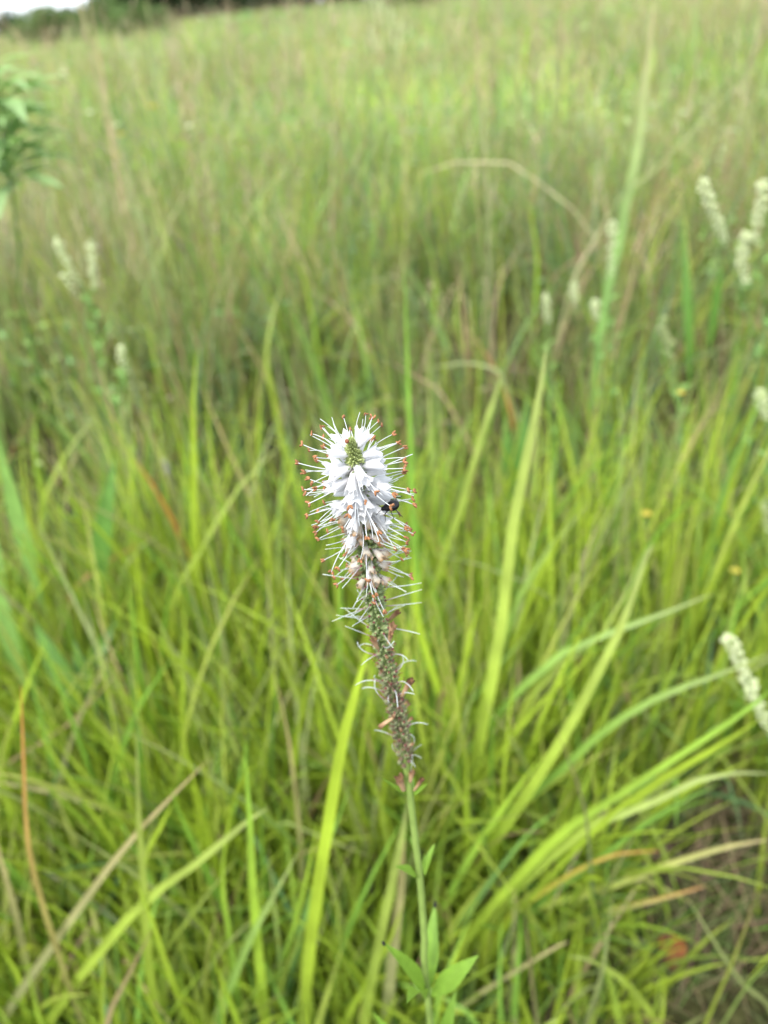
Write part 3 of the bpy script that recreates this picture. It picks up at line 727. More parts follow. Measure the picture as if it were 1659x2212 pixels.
for lb, pl in (('brown upright stalk in the blurred grass at upper right', [(1120, 260), (1118, 150), (1130, 30)]),
               ('pale green upright stalk at the top right of the middle', [(1045, 300), (1030, 150), (1022, 20)]),
               ('olive stalk near the top edge between two brown stalks', [(1262, 180), (1245, 80), (1225, 10)]),
               ('brown stalk left of the olive one at the top edge', [(1208, 210), (1212, 90), (1220, 0)])):
    single_blade(lb, pl, 9, random.choice((OL, PG, ST)), ST, .62, name='dry_grass_stalk', mat='dry', base=.8, prof=5)

# ================================================================== leaves, flat oval blades with a midrib fold
def leaf_geo(base, tip, width, up, droop=0.0, fold=0.25, n=10, serr=0.0, belly=0.45, wav=0.0):
    base, tip = Vector(base), Vector(tip); ax = tip - base; Ln = ax.length; t_ = ax.normalized()
    up = Vector(up); sd_ = t_.cross(up).normalized(); nn = sd_.cross(t_).normalized()
    v, f = [], []
    for i in range(n + 1):
        u = i / n
        wv = (u / belly) ** .75 if u < belly else (1 - ((u - belly) / (1 - belly)) ** 1.7)
        hw = width * .5 * max(wv, 0.02) * (1 + (serr * (1 if i % 2 else -1)))
        c = base + ax * u + nn * (droop * Ln * (4 * u * (1 - u)) * .5) + sd_ * wav * Ln * math.sin(u * 5)
        v += [c - sd_ * hw + nn * hw * fold, c - sd_ * hw * .5 + nn * hw * fold * .42, c, c + sd_ * hw * .5 + nn * hw * fold * .42, c + sd_ * hw + nn * hw * fold]
    for i in range(n):
        for k in range(4):
            a = i * 5 + k; f.append((a, a + 1, a + 6, a + 5))
    return v, f

# broad blue-green leaves at the left
def broad_plant(label, leaves, root, mat='broad', group=None, name='broad_leaved_plant'):
    e = thing(name, root, label, 'plant', group)
    stm = MB(); tops = []
    for (bx, by, tx, ty, wmm, Yb, Yt) in leaves:
        b = at_Y(bx, by, Yb); t_ = at_Y(tx, ty, Yt)
        mb = MB(); mb.add(*leaf_geo(b, t_, wmm * .001, (random.uniform(-.3, .3), -.8, .5), droop=random.uniform(-.05, .12), fold=.3, n=12))
        link('leaf', mb.mesh('leaf', M[mat]), e, off(root))
        stm.tube(catmull([root, (root + b) / 2 + Vector((0, .01, .0)), b], 5), [.0022, .002, .0018, .0016, .0014, .001], 5)
    link('stem', stm.mesh('stem', M['stem']), e, off(root)); return e
broad_plant('broad dark green pointed leaf left of the upright yellow blade', [(212, 1325, 250, 985, 27, .80, .84)], at_z(225, 1560, 0))
broad_plant('broad bright green leaves at the left edge leaning outward', [(100, 1330, -12, 930, 24, .76, .80), (60, 1500, -30, 1190, 24, .66, .70), (20, 1330, -70, 1010, 24, .8, .9)], at_z(80, 1650, 0), 'pale')
broad_plant('low dark green leaves behind the crossing blades on the left', [(190, 1560, 75, 1345, 26, .62, .68), (215, 1600, 160, 1380, 22, .62, .68), (160, 1500, 250, 1340, 20, .66, .72)], at_z(190, 1720, 0))
broad_plant('dark green broad leaf upright behind the long right blades', [(1085, 1130, 1140, 850, 26, 1.0, 1.05), (1110, 1120, 1090, 900, 20, 1.0, 1.05)], at_z(1095, 1290, 0))
broad_plant('dark blue-green leaves among the pale flower stalks at right', [(1490, 850, 1475, 470, 16, 1.25, 1.3), (1530, 760, 1560, 560, 16, 1.3, 1.3)], at_z(1500, 1010, 0))
broad_plant('green leaves in shadow beside the orange leaf at bottom right', [(1410, 2190, 1345, 2040, 26, .40, .42), (1430, 2170, 1425, 2075, 26, .40, .41), (1425, 2150, 1320, 2110, 24, .41, .44), (1290, 1890, 1330, 1810, 26, .5, .52)], at_z(1400, 2190, 0), 'leaf')

# feathery plant at the left edge
def feathery(label, spx, Y, n=34):
    top = at_Y(spx[0][0], spx[0][1], Y); pts = [at_Y(a, b, Y) for a, b in spx]; root = pts[-1].copy(); root.z = 0
    e = thing('leafy_plant', root, label, 'plant')
    path = catmull(pts + [root], 14)
    link('stem', MB().tube(path, [.0014 + .0010 * i / 14 for i in range(15)], 7).mesh('stem', M['broad']), e, off(root))
    me = []
    for k in range(4):
        mb = MB(); mb.add(*leaf_geo((0, 0, 0), (0.115, 0, -.01), .026, (0, 0, 1), droop=.2, fold=.3, n=10, serr=.14)); me.append(mb.mesh('leaf', M['feather']))
    for i in range(n):
        u = (i / n) * 6.6; j = int(u); p_ = path[j].lerp(path[j + 1], u - j)
        a = i * 2.4; el = random.uniform(-.25, .45); s = random.uniform(.55, 1.05) * (0.45 + .55 * min(1, u / 2))
        mw = off(root) @ Matrix.Translation(p_) @ Matrix.Rotation(a, 4, 'Z') @ Matrix.Rotation(-el, 4, 'Y') @ Matrix.Scale(s, 4)
        link('leaf', me[i % 4], e, mw)
feathery('tall leafy plant with grey-green leaves and dark stem at the left edge', [(-8, 140), (2, 230), (14, 330), (28, 430), (44, 560), (58, 720)], 1.25, 96)

# ------------------------------------------------------------------ pale sweet clover spikes
def blossom_mesh(mat, name):
    mb = MB()
    mb.ell((0.0022, 0, 0), (.0024, .0011, .0012), None, 6, 4)
    mb.add(*leaf_geo((.0005, 0, .0002), (.0042, 0, .0022), .0030, (-.3, 0, 1), droop=.1, fold=.4, n=3))
    return mb, name
def clover(label, stem_px, racemes, Y, Yend=None, mat='white', leaves=True, tall=None):
    pts = [at_Y(a, b, Y) for a, b in stem_px]; root = pts[-1].copy(); root.z = 0
    if pts[-1].z < 0: pts[-1].z = .01
    e = thing('clover_plant', root, label, 'flower', 'pale flowering clover stalks in the meadow')
    path = catmull(pts + [root], 14)
    link('stem', MB().tube(path, [.0008 + .0012 * i / 14 for i in range(15)], 6).mesh('stem', M['cstem']), e, off(root))
    for (x0, y0, x1, y1, dens) in racemes:                       # top, bottom
        a, b = at_Y(x0, y0, Y), at_Y(x1, y1, Y)
        q = min(path, key=lambda p: (p - b).length + max(0, p.z - b.z) * 3)
        rm = MB(); rm.tube(catmull([a, b, (b + q) / 2 + Vector((0, 0, -.004)), q], 8), [.0005] * 3 + [.0007] * 6, 5)
        link('raceme_stalk', rm.mesh('raceme_stalk', M['cstem']), e, off(root))
        Ln = (a - b).length; nb = int(max(10, Ln * 1000 * .55 * dens)); fl = MB()
        for i in range(nb):
            u = i / nb; p_ = a.lerp(b, u); an = i * 2.4
            s = 1.5 * min(1, .55 + u * 6) * (1.15 - .55 * u) * random.uniform(.6, 1.35)
            ax = (a - b).normalized(); o1 = ax.orthogonal().normalized(); o2 = ax.cross(o1)
            d = (o1 * math.cos(an) + o2 * math.sin(an)); d = (d + ax * (.5 - .9 * u)).normalized()
            s2 = ax.cross(d).normalized(); n2 = d.cross(s2)
            B = Matrix((d, s2, n2)).transposed() * s
            mb, _ = blossom_mesh(None, '')
            p_ = p_ + d * random.uniform(0, .0022) + ax * random.uniform(-.003, .003)
            fl.add([p_ + B @ Vector(v) for v in mb.v], mb.f)
        fo_ = link('blossoms', fl.mesh('blossoms', M[mat]), e, off(root)); fo_['kind'] = 'stuff'
    if leaves:
        lm = MB(); lm.add(*leaf_geo((0, 0, 0), (.02, 0, .004), .008, (0, 0, 1), fold=.2, n=5, serr=.05)); me = lm.mesh('leaflet', M['pale'])
        for i in range(10):
            u = 3 + i * .9; j = int(u)
            if j > 12: break
            p_ = path[j].lerp(path[j + 1], u - j)
            for k in (-.5, 0, .5):
                link('leaflet', me, e, off(root) @ Matrix.Translation(p_) @ Matrix.Rotation(i * 2.4 + k, 4, 'Z') @ Matrix.Rotation(-.5, 4, 'Y') @ Matrix.Scale(random.uniform(.7, 1.2), 4))
    return e
clover('two-headed white clover stalk in the left meadow', [(165, 600), (190, 640), (205, 690), (215, 760), (225, 860)], [(122, 522, 170, 612, 1.6), (194, 530, 207, 625, 1.4), (140, 590, 165, 640, .6)], 1.15)
clover('single small pale clover head below the two-headed stalk', [(262, 765), (268, 830), (262, 920)], [(260, 752, 266, 795, 1.2)], 1.05)
clover('large upright white clover spike in the upper right', [(1565, 520), (1590, 600), (1625, 720), (1635, 850), (1610, 1050), (1590, 1330)], [(1515, 392, 1566, 522, 2.2)], .98)
clover('drooping white clover spikes touching the upper right edge', [(1655, 395), (1648, 560), (1652, 700), (1660, 900), (1640, 1100)], [(1652, 398, 1628, 520, 2.0), (1612, 505, 1606, 560, 2.2), (1598, 545, 1612, 612, 1.6)], .95)
clover('white clover spike left of the tall reed blade', [(1318, 590), (1314, 690), (1322, 800)], [(1322, 478, 1318, 600, 1.0), (1240, 612, 1244, 660, 1.4)], 1.2)
clover('small round white clover head below the reed blade', [(1285, 680), (1290, 760), (1300, 900)], [(1285, 652, 1287, 688, 2.2)], 1.2)
clover('small pale clover head left of the round white one', [(1182, 690), (1186, 780), (1190, 900)], [(1178, 640, 1184, 700, 1.2)], 1.25)
clover('yellowish fading clover spike right of the round white head', [(1452, 800), (1470, 880), (1470, 1000)], [(1428, 690, 1456, 795, .9)], 1.0, mat='whitebud')
clover('white clover spike pointing up left at the lower right edge', [(1655, 1575), (1690, 1680), (1700, 1800)], [(1572, 1378, 1612, 1462, 1.5), (1615, 1470, 1660, 1580, 1.0)], .52)
clover('white clover head cut by the right edge at mid height', [(1655, 900), (1662, 1020), (1660, 1200)], [(1640, 845, 1654, 905, 1.6), (1654, 1090, 1660, 1150, 1.4)], .85)
clover('pale clump of clover flowers at the top edge near the middle', [(830, 60), (838, 110), (845, 170)], [(800, -20, 815, 50, 3), (822, 0, 832, 60, 3), (845, 20, 850, 110, 3), (868, 50, 860, 120, 2.4), (800, 60, 812, 110, 2)], 3.2)
clover('pale yellow-green clump in the upper left middle', [(625, 200), (630, 240), (632, 280)], [(600, 150, 612, 210, 3), (622, 145, 625, 210, 3), (645, 160, 640, 215, 3)], 3.6, mat='whitebud')
clover('pale flower clump near the upper right corner', [(1555, 120), (1560, 180), (1565, 240)], [(1540, 65, 1546, 120, 2.6), (1570, 70, 1568, 125, 2.6), (1590, 90, 1582, 150, 2)], 3.0, mat='whitebud')

def small_flower(label, px, py, Y, mat, size, name='small_flower', h=None):
    c = at_Y(px, py, Y); root = Vector((c.x + .01, c.y + .01, 0)); e = thing(name, root, label, 'flower', 'small scattered meadow flowers')
    link('stem', MB().tube(catmull([c, c.lerp(root, .5) + Vector((.012, 0, 0)), root], 6), .0011 if Y < 2 else .0018, 5).mesh('stem', M['cstem']), e, off(root))
    pm = MB()
    for k in range(7):
        a = k * 6.283 / 7; d = Vector((math.cos(a), math.sin(a), .35))
        pm.add(*leaf_geo(c, c + d * size, size * .55, (0, 0, 1), fold=.2, n=4, belly=.6))
    pm.ell(c + Vector((0, 0, size * .1)), (size * .35, size * .35, size * .3), None, 8, 5)
    link('blossom', pm.mesh('blossom', M[mat]), e, off(root))
for a in (('white dot flower highest of the blurred ones at left', 195, 245, 3.2, 'white', .022), ('white dot flower right of the highest one', 250, 272, 3.0, 'white', .022),
          ('white dot flower in the upper left middle', 408, 275, 3.0, 'white', .022), ('yellow flower between the white dots at left', 262, 292, 2.8, 'yellow', .02),
          ('orange-yellow flower left of the upper white dot', 330, 232, 3.4, 'yellow', .028), ('yellow flower below the white dots at left', 250, 338, 2.6, 'yellow', .018),
          ('yellow bloom at right beside the fading clover spike', 1470, 850, .92, 'yellow', .007), ('yellow bloom lower right of the slim rear tuft', 1396, 1112, .8, 'yellow', .008),
          ('pale yellow bloom near the right edge at mid height', 1588, 1235, .72, 'yellow', .007), ('pale white dot near the top left shrubs', 135, 160, 3.6, 'white', .024)):
    small_flower(*a)

# grey fluffy seed head at the left
c = at_Y(356, 1000, .88); root = Vector((c.x, c.y, 0)); e = thing('seed_head', root, 'small grey fluffy seed head on a dark stalk left of the flower', 'seed head')
link('stem', MB().tube(catmull([c, c.lerp(root, .4) + Vector((-.006, 0, 0)), root], 6), .0012, 5).mesh('stem', M['bark']), e, off(root))
pm = MB()
for k in range(60):
    d = Vector((random.gauss(0, .35), random.gauss(0, .35), random.uniform(-.9, 1))).normalized(); q = c + Vector((0, 0, random.uniform(-.014, .003)))
    pm.tube([q, q + d * .007], [.0003, .0001], 3, False)
link('fluff', pm.mesh('fluff', M['fluff']), e, off(root))

# orange fallen leaf at the bottom right
c = at_z(1450, 2052, .03); mb = MB()
ring = 16; v = [Vector((0, 0, 0))]; f = []
for j in (1, 2, 3):
    for k in range(ring):
        a = 2 * math.pi * k / ring; r_ = .0145 * j / 3 * (1 + .12 * math.sin(3 * a + 1) + .06 * random.uniform(-1, 1))
        v.append(Vector((math.cos(a) * r_, math.sin(a) * r_ * 1.1, .0045 * (j / 3) ** 2 * (1 + math.sin(2 * a)))))
for k in range(ring): f.append((0, 1 + k, 1 + (k + 1) % ring))
for j in range(2):
    for k in range(ring):
        a, b = 1 + j * ring + k, 1 + j * ring + (k + 1) % ring; f.append((a, a + ring, b + ring, b))
e = thing('fallen_leaf', (c.x, c.y, c.z), 'curled round orange dead leaf on the ground at bottom right', 'leaf')
o = link('leaf_blade', mb.add(v, f).mesh('leaf_blade', M['orange']), e); o.rotation_euler = (R(35), R(8), 0)
link('leaf_stalk', MB().tube([(0, -.010, -.003), (.005, -.02, -.015), (.008, -.03, -.028)], [.0008, .0007, .0006], 5).mesh('leaf_stalk', M['straw']), e)

# ================================================================== THE WHITE FLOWER SPIKE
AX = [(757, 946, .2100), (764, 985, .2128), (771, 1035, .2148), (785, 1140, .2165), (800, 1240, .2172), (812, 1330, .2170), (828, 1404, .2158),
      (845, 1481, .2140), (862, 1563, .2118), (875, 1635, .2095), (884, 1700, .2070), (896, 1805, .2020), (908, 1905, .1965), (917, 2030, .1895), (924, 2156, .1825)]
axp = [at_Y(*a) for a in AX]
PROOT = Vector((axp[-1].x + .004, axp[-1].y - .03, 0))
fine = catmull(axp + [Vector((PROOT.x - .001, PROOT.y + .004, .18)), PROOT], 640)
cum = [0.0]
for i in range(1, len(fine)): cum.append(cum[-1] + (fine[i] - fine[i - 1]).length)
def axis(s):
    i = int(np.searchsorted(cum, s)); i = max(1, min(i, len(fine) - 1))
    u = (s - cum[i - 1]) / (cum[i] - cum[i - 1] + 1e-12)
    p_ = fine[i - 1].lerp(fine[i], u)
    t_ = (fine[max(i - 3, 0)] - fine[min(i + 3, len(fine) - 1)]).normalized()
    a = Vector((1, 0, 0)); a = (a - t_ * a.dot(t_)).normalized(); b = t_.cross(a)
    return p_, t_, a, b
def s_at(k):                                   # arc length at listed axis point k
    return min(range(len(fine)), key=lambda i: (fine[i] - axp[k]).length)
S_ = [cum[s_at(k)] for k in range(len(axp))]

plant = thing('flowering_plant', PROOT, 'white bottlebrush flower spike with orange anthers, in sharp focus at the centre', 'flower')
OFF = off(PROOT)
# stem
sp = [axis(s)[0] for s in np.linspace(0.002, cum[-1] - .0005, 90)]
sr = []
for s in np.linspace(0.002, cum[-1] - .0005, 90):
    sr.append(.0006 + .0010 * min(1, s / .08) + .0005 * max(0, min(1, (s - .18) / .35)))
link('stem', MB().tube(sp, sr, 10).mesh('stem', M['stem']), plant, OFF)

# ---- shared pieces, each along its own +Z
def corolla(seed, Ln=.0060, mouth=.00148, crump=0.0, lobe=.0014):
    rnd = random.Random(seed); seg = 16; mb = MB(); v = []; f = []
    k_ = mouth / .00148; prof = [(0, .0006 * k_), (.06, .00084 * k_), (.2, .00094 * k_), (.4, .00102 * k_), (.6, .00116 * k_), (.78, .00134 * k_), (.90, mouth)]
    ph = rnd.uniform(0, 6.28); bx, by = rnd.uniform(-.0006, .0006), rnd.uniform(-.0006, .0006)
    for j, (u, r_) in enumerate(prof):
        for k in range(seg):
            a = 2 * math.pi * k / seg; rr = r_ * (1 + .06 * math.cos(2 * a + ph)) * (1 + crump * rnd.uniform(-1, 1) * u)
            v.append((rr * math.cos(a) + bx * u * u, rr * math.sin(a) + by * u * u, Ln * u))
    for w_ in (0.55, 1.0):                      # four pointed lobes
        for k in range(seg):
            a = 2 * math.pi * k / seg; q = abs(((k + .0) % 4) - 2) / 2       # 1 at notch, 0 at lobe middle
            rise = lobe * (1 - q ** 1.3) * w_ * (1 + .25 * rnd.uniform(-1, 1)); fl = mouth * (1 + .16 * w_ * (1 - q) + crump * rnd.uniform(-1, 1) * 1.2)
            pinch = a if w_ < 1 else a + (0.10 if (k % 4) in (1,) else (-0.10 if (k % 4) == 3 else 0))
            v.append((fl * math.cos(pinch) + bx, fl * math.sin(pinch) + by, Ln * .90 + rise))
    n_ = len(prof) + 2
    for j in range(n_ - 1):
        for k in range(seg):
            k2 = (k + 1) % seg
            f.append((j * seg + k, j * seg + k2, (j + 1) * seg + k2, (j + 1) * seg + k))
    f.append(tuple(range(seg))[::-1])
    return mb.add(v, f)
ME_fresh = [corolla(i, random.uniform(.0068, .0080), random.uniform(.00155, .00185)).mesh('corolla', M['petal']) for i in range(8)]
ME_cream = [corolla(20 + i, random.uniform(.0046, .0058), random.uniform(.0011, .0015), .22).mesh('corolla', M['cream']) for i in range(7)]
ME_wither = [corolla(40 + i, random.uniform(.0040, .0052), random.uniform(.0008, .0011), .35, .0009).mesh('corolla', M['wither']) for i in range(4)]
def filament(seed, Ln, r=.00014, bend=.0018, mat='filament', curl=0):
    rnd = random.Random(seed); a = rnd.uniform(0, 6.28); b = bend * rnd.uniform(-1, 1); n_ = 8
    pts = []
    for i in range(n_ + 1):
        u = i / n_; lat = b * math.sin(u * math.pi * .8) + curl * u * u * Ln
        pts.append((lat * math.cos(a) if not curl else lat, lat * math.sin(a) if not curl else 0, Ln * (u if not curl else math.sin(u * 1.35) / 1.35 * 1.1)))
    mb = MB().tube(pts, [r * (1.15 - .35 * i / n_) for i in range(n_ + 1)], 6); return mb, pts[-1]
FIL = []
for i in range(8):
    mb, tip = filament(i, random.uniform(.0125, .0152)); FIL.append((mb.mesh('filament', M['filament']), Vector(tip)))
def anther(seed):
    rnd = random.Random(seed); mb = MB()
    sp_ = rnd.uniform(.15, .8)
    for s in (-1, 1):
        A_ = Matrix.Rotation(s * sp_, 3, 'Y'); c_ = A_ @ Vector((s * .00020, 0, .0003))
        mb.ell(c_, (.00030, .00026, .00072), A_, 7, 5)
    mb.v = [(x + rnd.uniform(-1, 1) * .00010, y + rnd.uniform(-1, 1) * .00010, z + rnd.uniform(-1, 1) * .00012) for x, y, z in mb.v]
    return mb.mesh('anther', M['anther'])
ANT = [anther(i) for i in range(7)]
STY = [filament(60 + i, random.uniform(.0095, .0130), .00014, .0010)[0].mesh('style', M['style']) for i in range(6)]
STYC = [filament(80 + i, random.uniform(.0080, .0110), .00016, 0, curl=random.uniform(.35, .8))[0].mesh('style', M['style']) for i in range(6)]
THR = [filament(100 + i, random.uniform(.005, .009), .00012, 0, curl=random.uniform(-.7, .8))[0].mesh('withered_filament', M['thread']) for i in range(5)]
def calyx_mesh(sz=1.0, spread=1.25):
    mb = MB()
    for k in range(5):
        a = k * 6.283 / 5; d = Vector((math.cos(a), math.sin(a), 0)); q = d * .0007 * sz
        mb.add(*leaf_geo(q * .6, q * spread * 1.5 + Vector((0, 0, .0021 * sz)), .0010 * sz, -d, droop=-.10, fold=.3, n=4, belly=.35))
    return mb
CAL = calyx_mesh().mesh('calyx', M['calyx'])
def capsule_mesh(seed, mat):
    rnd = random.Random(seed); mb = MB(); s = rnd.uniform(.9, 1.1)
    mb.ell((0, 0, .0011 * s), (.00080 * s * rnd.uniform(.85, 1.1), .00080 * s, .00140 * s), None, 9, 6)
    c_ = calyx_mesh(rnd.uniform(1.0, 1.3), rnd.uniform(1.2, 1.7)); mb.add(c_.v, c_.f)
    return mb.mesh('seed_capsule', mat)
CAP = [capsule_mesh(i, M['capsule']) for i in range(4)]; CAP2 = [capsule_mesh(10 + i, M['capsule2'] if i % 3 else M['capsule3']) for i in range(6)]
RED = MB().ell((0, 0, .0023), (.00045, .00045, .00055), None, 7, 4).mesh('red_tip', M['red'])
BUD = []
for i in range(3):
    mb = MB().ell((0, 0, .0009), (.00050, .00050, .0012), None, 8, 6); c_ = calyx_mesh(1.0, 1.0); mb.add(c_.v, c_.f); BUD.append(mb.mesh('bud', M['bud']))

def orient(pos, d, spin=0.0, s=1.0, ref=None):
    """matrix whose local +Z runs along d; local +X points as far as possible along ref"""
    d = d.normalized(); ref = ref or Vector((0, 0, 1)); x = ref - d * ref.dot(d)
    if x.length < 1e-4: x = d.orthogonal()
    x.normalize(); y = d.cross(x)
    m_ = Matrix((x, y, d)).transposed().to_4x4()
    return OFF @ Matrix.Translation(pos) @ m_ @ Matrix.Rotation(spin, 4, 'Z') @ Matrix.Scale(s, 4)

rd = random.Random(4)
occ = []
def place_floret(s, an, el, kind, sc_=1.0):
    p_, t_, a, b = axis(s); rdv = a * math.cos(an) + b * math.sin(an)
    d = rdv * math.cos(el) + t_ * math.sin(el)
    d = (d + Vector((rd.gauss(0, .07), rd.gauss(0, .07), rd.gauss(0, .07)))).normalized()
    pos = p_ + rdv * .0012
    me = rd.choice(ME_fresh if kind == 0 else ME_cream if kind == 1 else ME_wither)
    fo_ = link('floret', me, plant, orient(pos, d, rd.uniform(0, 6.28), sc_))
    c_ = link('calyx', CAL, fo_)
    if kind == 2: return
    k = rd.uniform(0, 6.28)
    for j in range(2):
        if kind == 1 and rd.random() < .5: continue
        fm, tip = rd.choice(FIL); a_ = k + j * 3.0 + rd.uniform(-.5, .5); tl = rd.uniform(.02, .17) + (.12 * rd.random() if kind else 0)
        rot = Matrix.Rotation(a_, 4, 'Z') @ Matrix.Rotation(tl, 4, 'Y')
        sl = rd.uniform(.88, 1.08) * (.95 if kind else 1)
        mw = Matrix.Translation((0, 0, .0006)) @ rot @ Matrix.Scale(sl, 4)
        link('filament', fm, fo_, mw)
        if rd.random() < (.80 if kind == 0 else .85):
            am = Matrix.Translation(mw @ tip) @ Matrix.Scale(1.2, 4) @ Matrix.Rotation(rd.uniform(0, 6.28), 4, 'Z') @ Matrix.Rotation(rd.uniform(-1.1, 1.1), 4, 'X') @ Matrix.Translation((0, 0, -.0002))
            link('anther', rd.choice(ANT), fo_, am)
    if rd.random() < (.6 if kind == 0 else .3):
        a_ = rd.uniform(0, 6.28)
        link('style', rd.choice(FIL)[0], fo_, Matrix.Translation((0, 0, .0004)) @ Matrix.Rotation(a_, 4, 'Z') @ Matrix.Rotation(rd.uniform(.02, .12), 4, 'Y') @ Matrix.Diagonal((.85, .85, rd.uniform(.75, 1.02), 1)))

GA = 2.39996
# buds at the tip
nb = 84
for i in range(nb):
    u = (i + .5) / nb; s = .0006 + .0098 * u ** .9; p_, t_, a, b = axis(s); an = i * GA
    rdv = a * math.cos(an) + b * math.sin(an); el = 1.35 - 1.0 * u
    d = rdv * math.cos(el) + t_ * math.sin(el)
    link('bud', BUD[i % 3], plant, orient(p_ + rdv * (.0003 + .0013 * u ** .8), d, rd.random() * 6, (.50 + .38 * u) * rd.uniform(.8, 1.2)))
p_, t_, a, b = axis(.0012)
link('withered_bud', MB().ell((0, 0, 0), (.0007, .0006, .0008), None, 8, 5).mesh('withered_bud', M['thread']), plant, OFF @ Matrix.Translation(p_ - a * .0012 + t_ * .0008 - b * .0008))
# open white florets
s0, s1 = .0052, .0370
nf = 56
for i in range(nf):
    u = i / (nf - 1); s = s0 + (s1 - s0) * u; el = R(46) - R(72) * u ** .62
    p_, t_, a, b = axis(s); an_ = i * GA; fr = (a * math.cos(an_) + b * math.sin(an_)).dot((CAM - p_).normalized())
    if s < .0102 and fr > .32: continue                 # the young front of the spike is still in bud
    if fr > .2: el -= R(16) * fr
    place_floret(s, i * GA + rd.uniform(-.2, .2), el + rd.uniform(-.12, .12), 0 if (u < .80 or rd.random() < .4) else 1, .86 + .36 * min(1, u * 3.5))
# fading florets
nf = 34
for i in range(nf):
    u = i / (nf - 1); s = .0350 + .0260 * u
    if rd.random() < .42 * u: continue
    place_floret(s, i * GA + 1 + rd.uniform(-.3, .3), R(-14) - R(26) * u + rd.uniform(-.25, .25), 1 if rd.random() > .18 * u else 2, 1.14)
# seed capsules with styles
send = S_[9] + .004
nc = 285; sst = .036
for i in range(nc):
    u = i / (nc - 1); s = sst + (send - sst) * u; p_, t_, a, b = axis(s); an = i * GA + rd.uniform(-.15, .15)
    rdv = a * math.cos(an) + b * math.sin(an); old = min(1, max(0, (u - .38) / .3))
    el = R(12) + R(36) * old + rd.uniform(-.15, .15)
    d = rdv * math.cos(el) + t_ * math.sin(el); base_r = .0016 + .0004 * math.sin(u * 9)
    me = rd.choice(CAP) if rd.random() > old else rd.choice(CAP2)
    taper = 1.0 if u < .8 else 1 - .35 * (u - .8) / .2
    hook = old >= .25 and rd.random() < .17
    cp = link('seed_capsule', me, plant, orient(p_ + rdv * base_r, d, 0 if hook else rd.random() * 6, rd.uniform(.78, 1.18) * (1 + .04 * old) * taper))
    if rd.random() < .85: link('red_tip', RED, cp)
    if old < .25:
        if rd.random() < .42: link('style', rd.choice(STY), cp, Matrix.Translation((0, 0, .0022)) @ Matrix.Rotation(rd.uniform(-.35, .35), 4, 'X') @ Matrix.Rotation(rd.uniform(-.35, .35), 4, 'Y'))
    elif hook:
        o_ = link('style', rd.choice(STYC), cp, Matrix.Translation((0, 0, .0022)) @ Matrix.Rotation((math.pi if rd.random() < .7 else 0) + rd.uniform(-.7, .7), 4, 'Z'))
    elif rd.random() < .14:
        o_ = link('withered_floret', rd.choice(ME_wither), cp, Matrix.Translation((0, 0, .0014)) @ Matrix.Rotation(rd.uniform(-.6, .6), 4, 'X') @ Matrix.Diagonal((.55, .4, rd.uniform(.4, .8), 1)))
    elif rd.random() < .5:
        link('withered_filament', rd.choice(THR), cp, Matrix.Translation((0, 0, .0018)) @ Matrix.Rotation(rd.uniform(0, 6.28), 4, 'Z'))
# withered corollas still hanging: (base px) -> (mouth px)
for (x0, y0, x1, y1, k, dY) in ((849, 1551, 818, 1571, 0, -.006), (868, 1504, 885, 1474, 1, -.003), (838, 1390, 846, 1370, 2, -.006), (842, 1370, 852, 1345, 3, -.005), (832, 1345, 858, 1325, 1, .004), (817, 1402, 800, 1378, 2, -.003)):
    s = min(range(len(fine)), key=lambda i: abs((fine[i] - CAM).normalized().dot(Uv) - (at_Y(x0, y0, .23) - CAM).normalized().dot(Uv))); Yb = fine[s].y + dY
    b_, t_ = at_Y(x0, y0, Yb), at_Y(x1, y1, Yb - .002)
    o_ = link('withered_floret', ME_wither[k], plant, orient(b_, t_ - b_, k, (t_ - b_).length / .0048) @ Matrix.Diagonal((.78, .6, 1, 1)))
# bract whorl below the spike with three brown florets
Yk = axp[10].y
for (x0, y0, x1, y1, dY) in ((884, 1717, 824, 1680, -.006), (889, 1718, 926, 1691, -.004), (887, 1717, 893, 1680, .008)):
    mb = MB(); mb.add(*leaf_geo(at_Y(x0, y0, Yk - .0005), at_Y(x1, y1, Yk + dY), .0024, (0, -.3, 1), droop=-.06, fold=.35, n=6, belly=.25)); link('bract', mb.mesh('bract', M['leaf']), plant, OFF)
for (x0, y0, x1, y1, k, dY) in ((873, 1708, 856, 1676, 0, -.003), (894, 1708, 911, 1686, 1, -.003), (887, 1690, 889, 1662, 3, -.001)):
    b_, t_ = at_Y(x0, y0, Yk - .0015), at_Y(x1, y1, Yk + dY)
    o_ = link('withered_floret', ME_wither[k], plant, orient(b_, t_ - b_, k, (t_ - b_).length / .0050) @ Matrix.Diagonal((.72, .5, 1, 1)))
    if k == 3: link('style', STY[0], o_, Matrix.Translation((0, 0, .0035)) @ Matrix.Scale(.7, 4))
# leaf whorls
def whorl_leaf(x0, y0, x1, y1, wmm, Y0, Y1, up=(0, -.4, 1), tipblack=False, droop=.10, fold=.35):
    b_, t_ = at_Y(x0, y0, Y0), at_Y(x1, y1, Y1)
    mb = MB(); mb.add(*leaf_geo(b_, t_, wmm * .001, up, droop=droop, fold=fold, n=22, serr=.035, belly=.42))
    lf = link('leaf', mb.mesh('leaf', M['leaf']), plant, OFF)
    if tipblack:
        d = (b_ - t_).normalized(); tb = MB().tube([t_ + d * .0026, t_ + d * .001, t_ - d * .0010], [.0006, .0008, .0003], 6)
        link('black_tip', tb.mesh('black_tip', M['blacktip']), lf)
Y1_ = axp[12].y
whorl_leaf(905, 1893, 883, 1806, 4.2, Y1_, Y1_ + .012, (1, -.6, .3))
whorl_leaf(918, 1893, 940, 1822, 4.2, Y1_, Y1_ + .010, (-1, -.6, .4))
whorl_leaf(902, 1897, 853, 1872, 5.2, Y1_, Y1_ - .006, (0, -.2, 1))
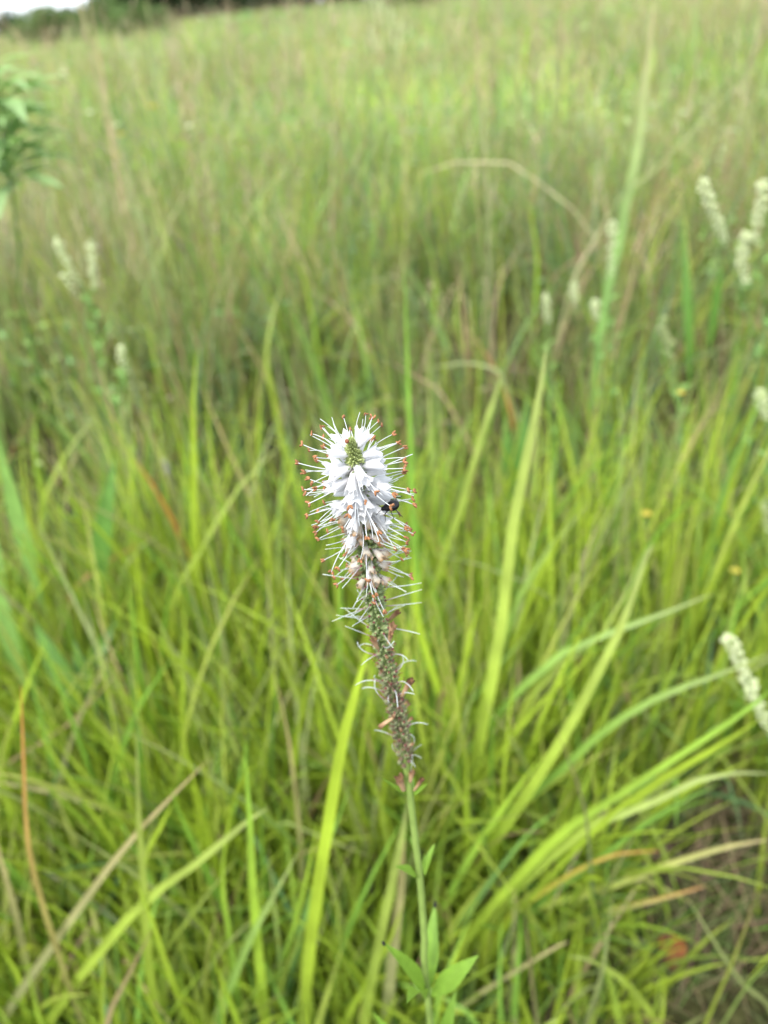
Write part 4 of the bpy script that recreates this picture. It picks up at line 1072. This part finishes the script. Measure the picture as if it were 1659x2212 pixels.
whorl_leaf(910, 1890, 916, 1845, 3.4, Y1_ + .002, Y1_ + .022, (0, -1, .4))
Y1_ = axp[14].y
whorl_leaf(919, 2152, 827, 2036, 8, Y1_, Y1_ - .006, (.55, -.35, .75), True)
whorl_leaf(929, 2140, 940, 1950, 8, Y1_ + .002, Y1_ + .028, (-.35, -1, .35), True)
whorl_leaf(931, 2152, 1034, 2063, 9.5, Y1_, Y1_ + .002, (-.35, -.5, .8))
whorl_leaf(919, 2160, 878, 2168, 8, Y1_ - .001, Y1_ - .035, (0, -.1, 1))
whorl_leaf(925, 2135, 905, 2010, 6, Y1_ + .003, Y1_ + .035, (.3, -1, .3))
sl = MB()
for (x1, y1, w3, dY) in ((806, 2186, 10, -.004), (985, 2136, 9, .02), (1010, 2215, 11, -.005), (880, 2240, 10, -.04)):
    whorl_leaf(932, 2330, x1, y1, w3, axis(S_[14] + .035)[0].y, Y1_ + dY, (0, -.5, .8))

# ------------------------------------------------------------------ beetle on the flower
bc = at_Y(850, 1092, .2092)
bet = thing('beetle', bc, 'shiny black beetle feeding on the right side of the white flower', 'insect')
# body axis: head towards photo-left and a little down, its back to the viewer's upper right
hd = (-Rv * .90 - Uv * .28 + Fv * .34).normalized(); bk = (Uv * .62 - Fv * .75); bk = (bk - hd * bk.dot(hd)).normalized(); sd_ = bk.cross(hd)
BM = Matrix((hd, sd_, bk)).transposed().to_4x4() @ Matrix.Diagonal((.98, 1.3, 1.3, 1))
bod = MB(); secs = [(-.0021, .00015, .0001), (-.0019, .0008, .0007), (-.0013, .00135, .0012), (-.0004, .0016, .00145), (.0006, .00158, .0014), (.0014, .0013, .00115), (.0017, .0012, .0010),
                    (.0022, .00125, .0010), (.0028, .00105, .0009), (.0033, .0008, .0007), (.0035, .00065, .0006), (.0039, .0007, .0006), (.0043, .0005, .0004), (.0046, .00015, .0001)]
v, f = [], []; ns = 14
for (x, ry, rz) in secs:
    for k in range(ns):
        a = 2 * math.pi * k / ns; v.append((x, ry * math.cos(a), rz * math.sin(a) * (1 if math.sin(a) > 0 else .6)))
for j in range(len(secs) - 1):
    for k in range(ns):
        k2 = (k + 1) % ns; f.append((j * ns + k, (j + 1) * ns + k, (j + 1) * ns + k2, j * ns + k2))
f.append(tuple(range(ns))); f.append(tuple((len(secs) - 1) * ns + k for k in range(ns))[::-1])
link('body', bod.add(v, f).mesh('body', M['black']), bet, BM)
seam = MB().tube([(x, 0, rz + .00002) for x, ry, rz in secs[1:6]], .00004, 4); link('wing_case_seam', seam.mesh('wing_case_seam', M['blackleg']), bet, BM)
for s in (-1, 1):
    for x0, dx in ((.0024, .0011), (.0009, -.0002), (-.0003, -.0015)):
        pts = [(x0, s * .0008, -.0003), (x0 + dx * .6, s * .0021, .0002), (x0 + dx * 1.1, s * .0029, -.0010), (x0 + dx * 1.5, s * .0035, -.0013)]
        link('leg', MB().tube(pts, [.00020, .00018, .00011, .00008], 6).mesh('leg', M['blackleg']), bet, BM)
    pts = [(.0043, s * .0004, .0002), (.0050, s * .0012, .0006), (.0060, s * .0018, .0005)]
    link('antenna', MB().tube(pts, [.00009, .00008, .00011], 5).mesh('antenna', M['blackleg']), bet, BM)
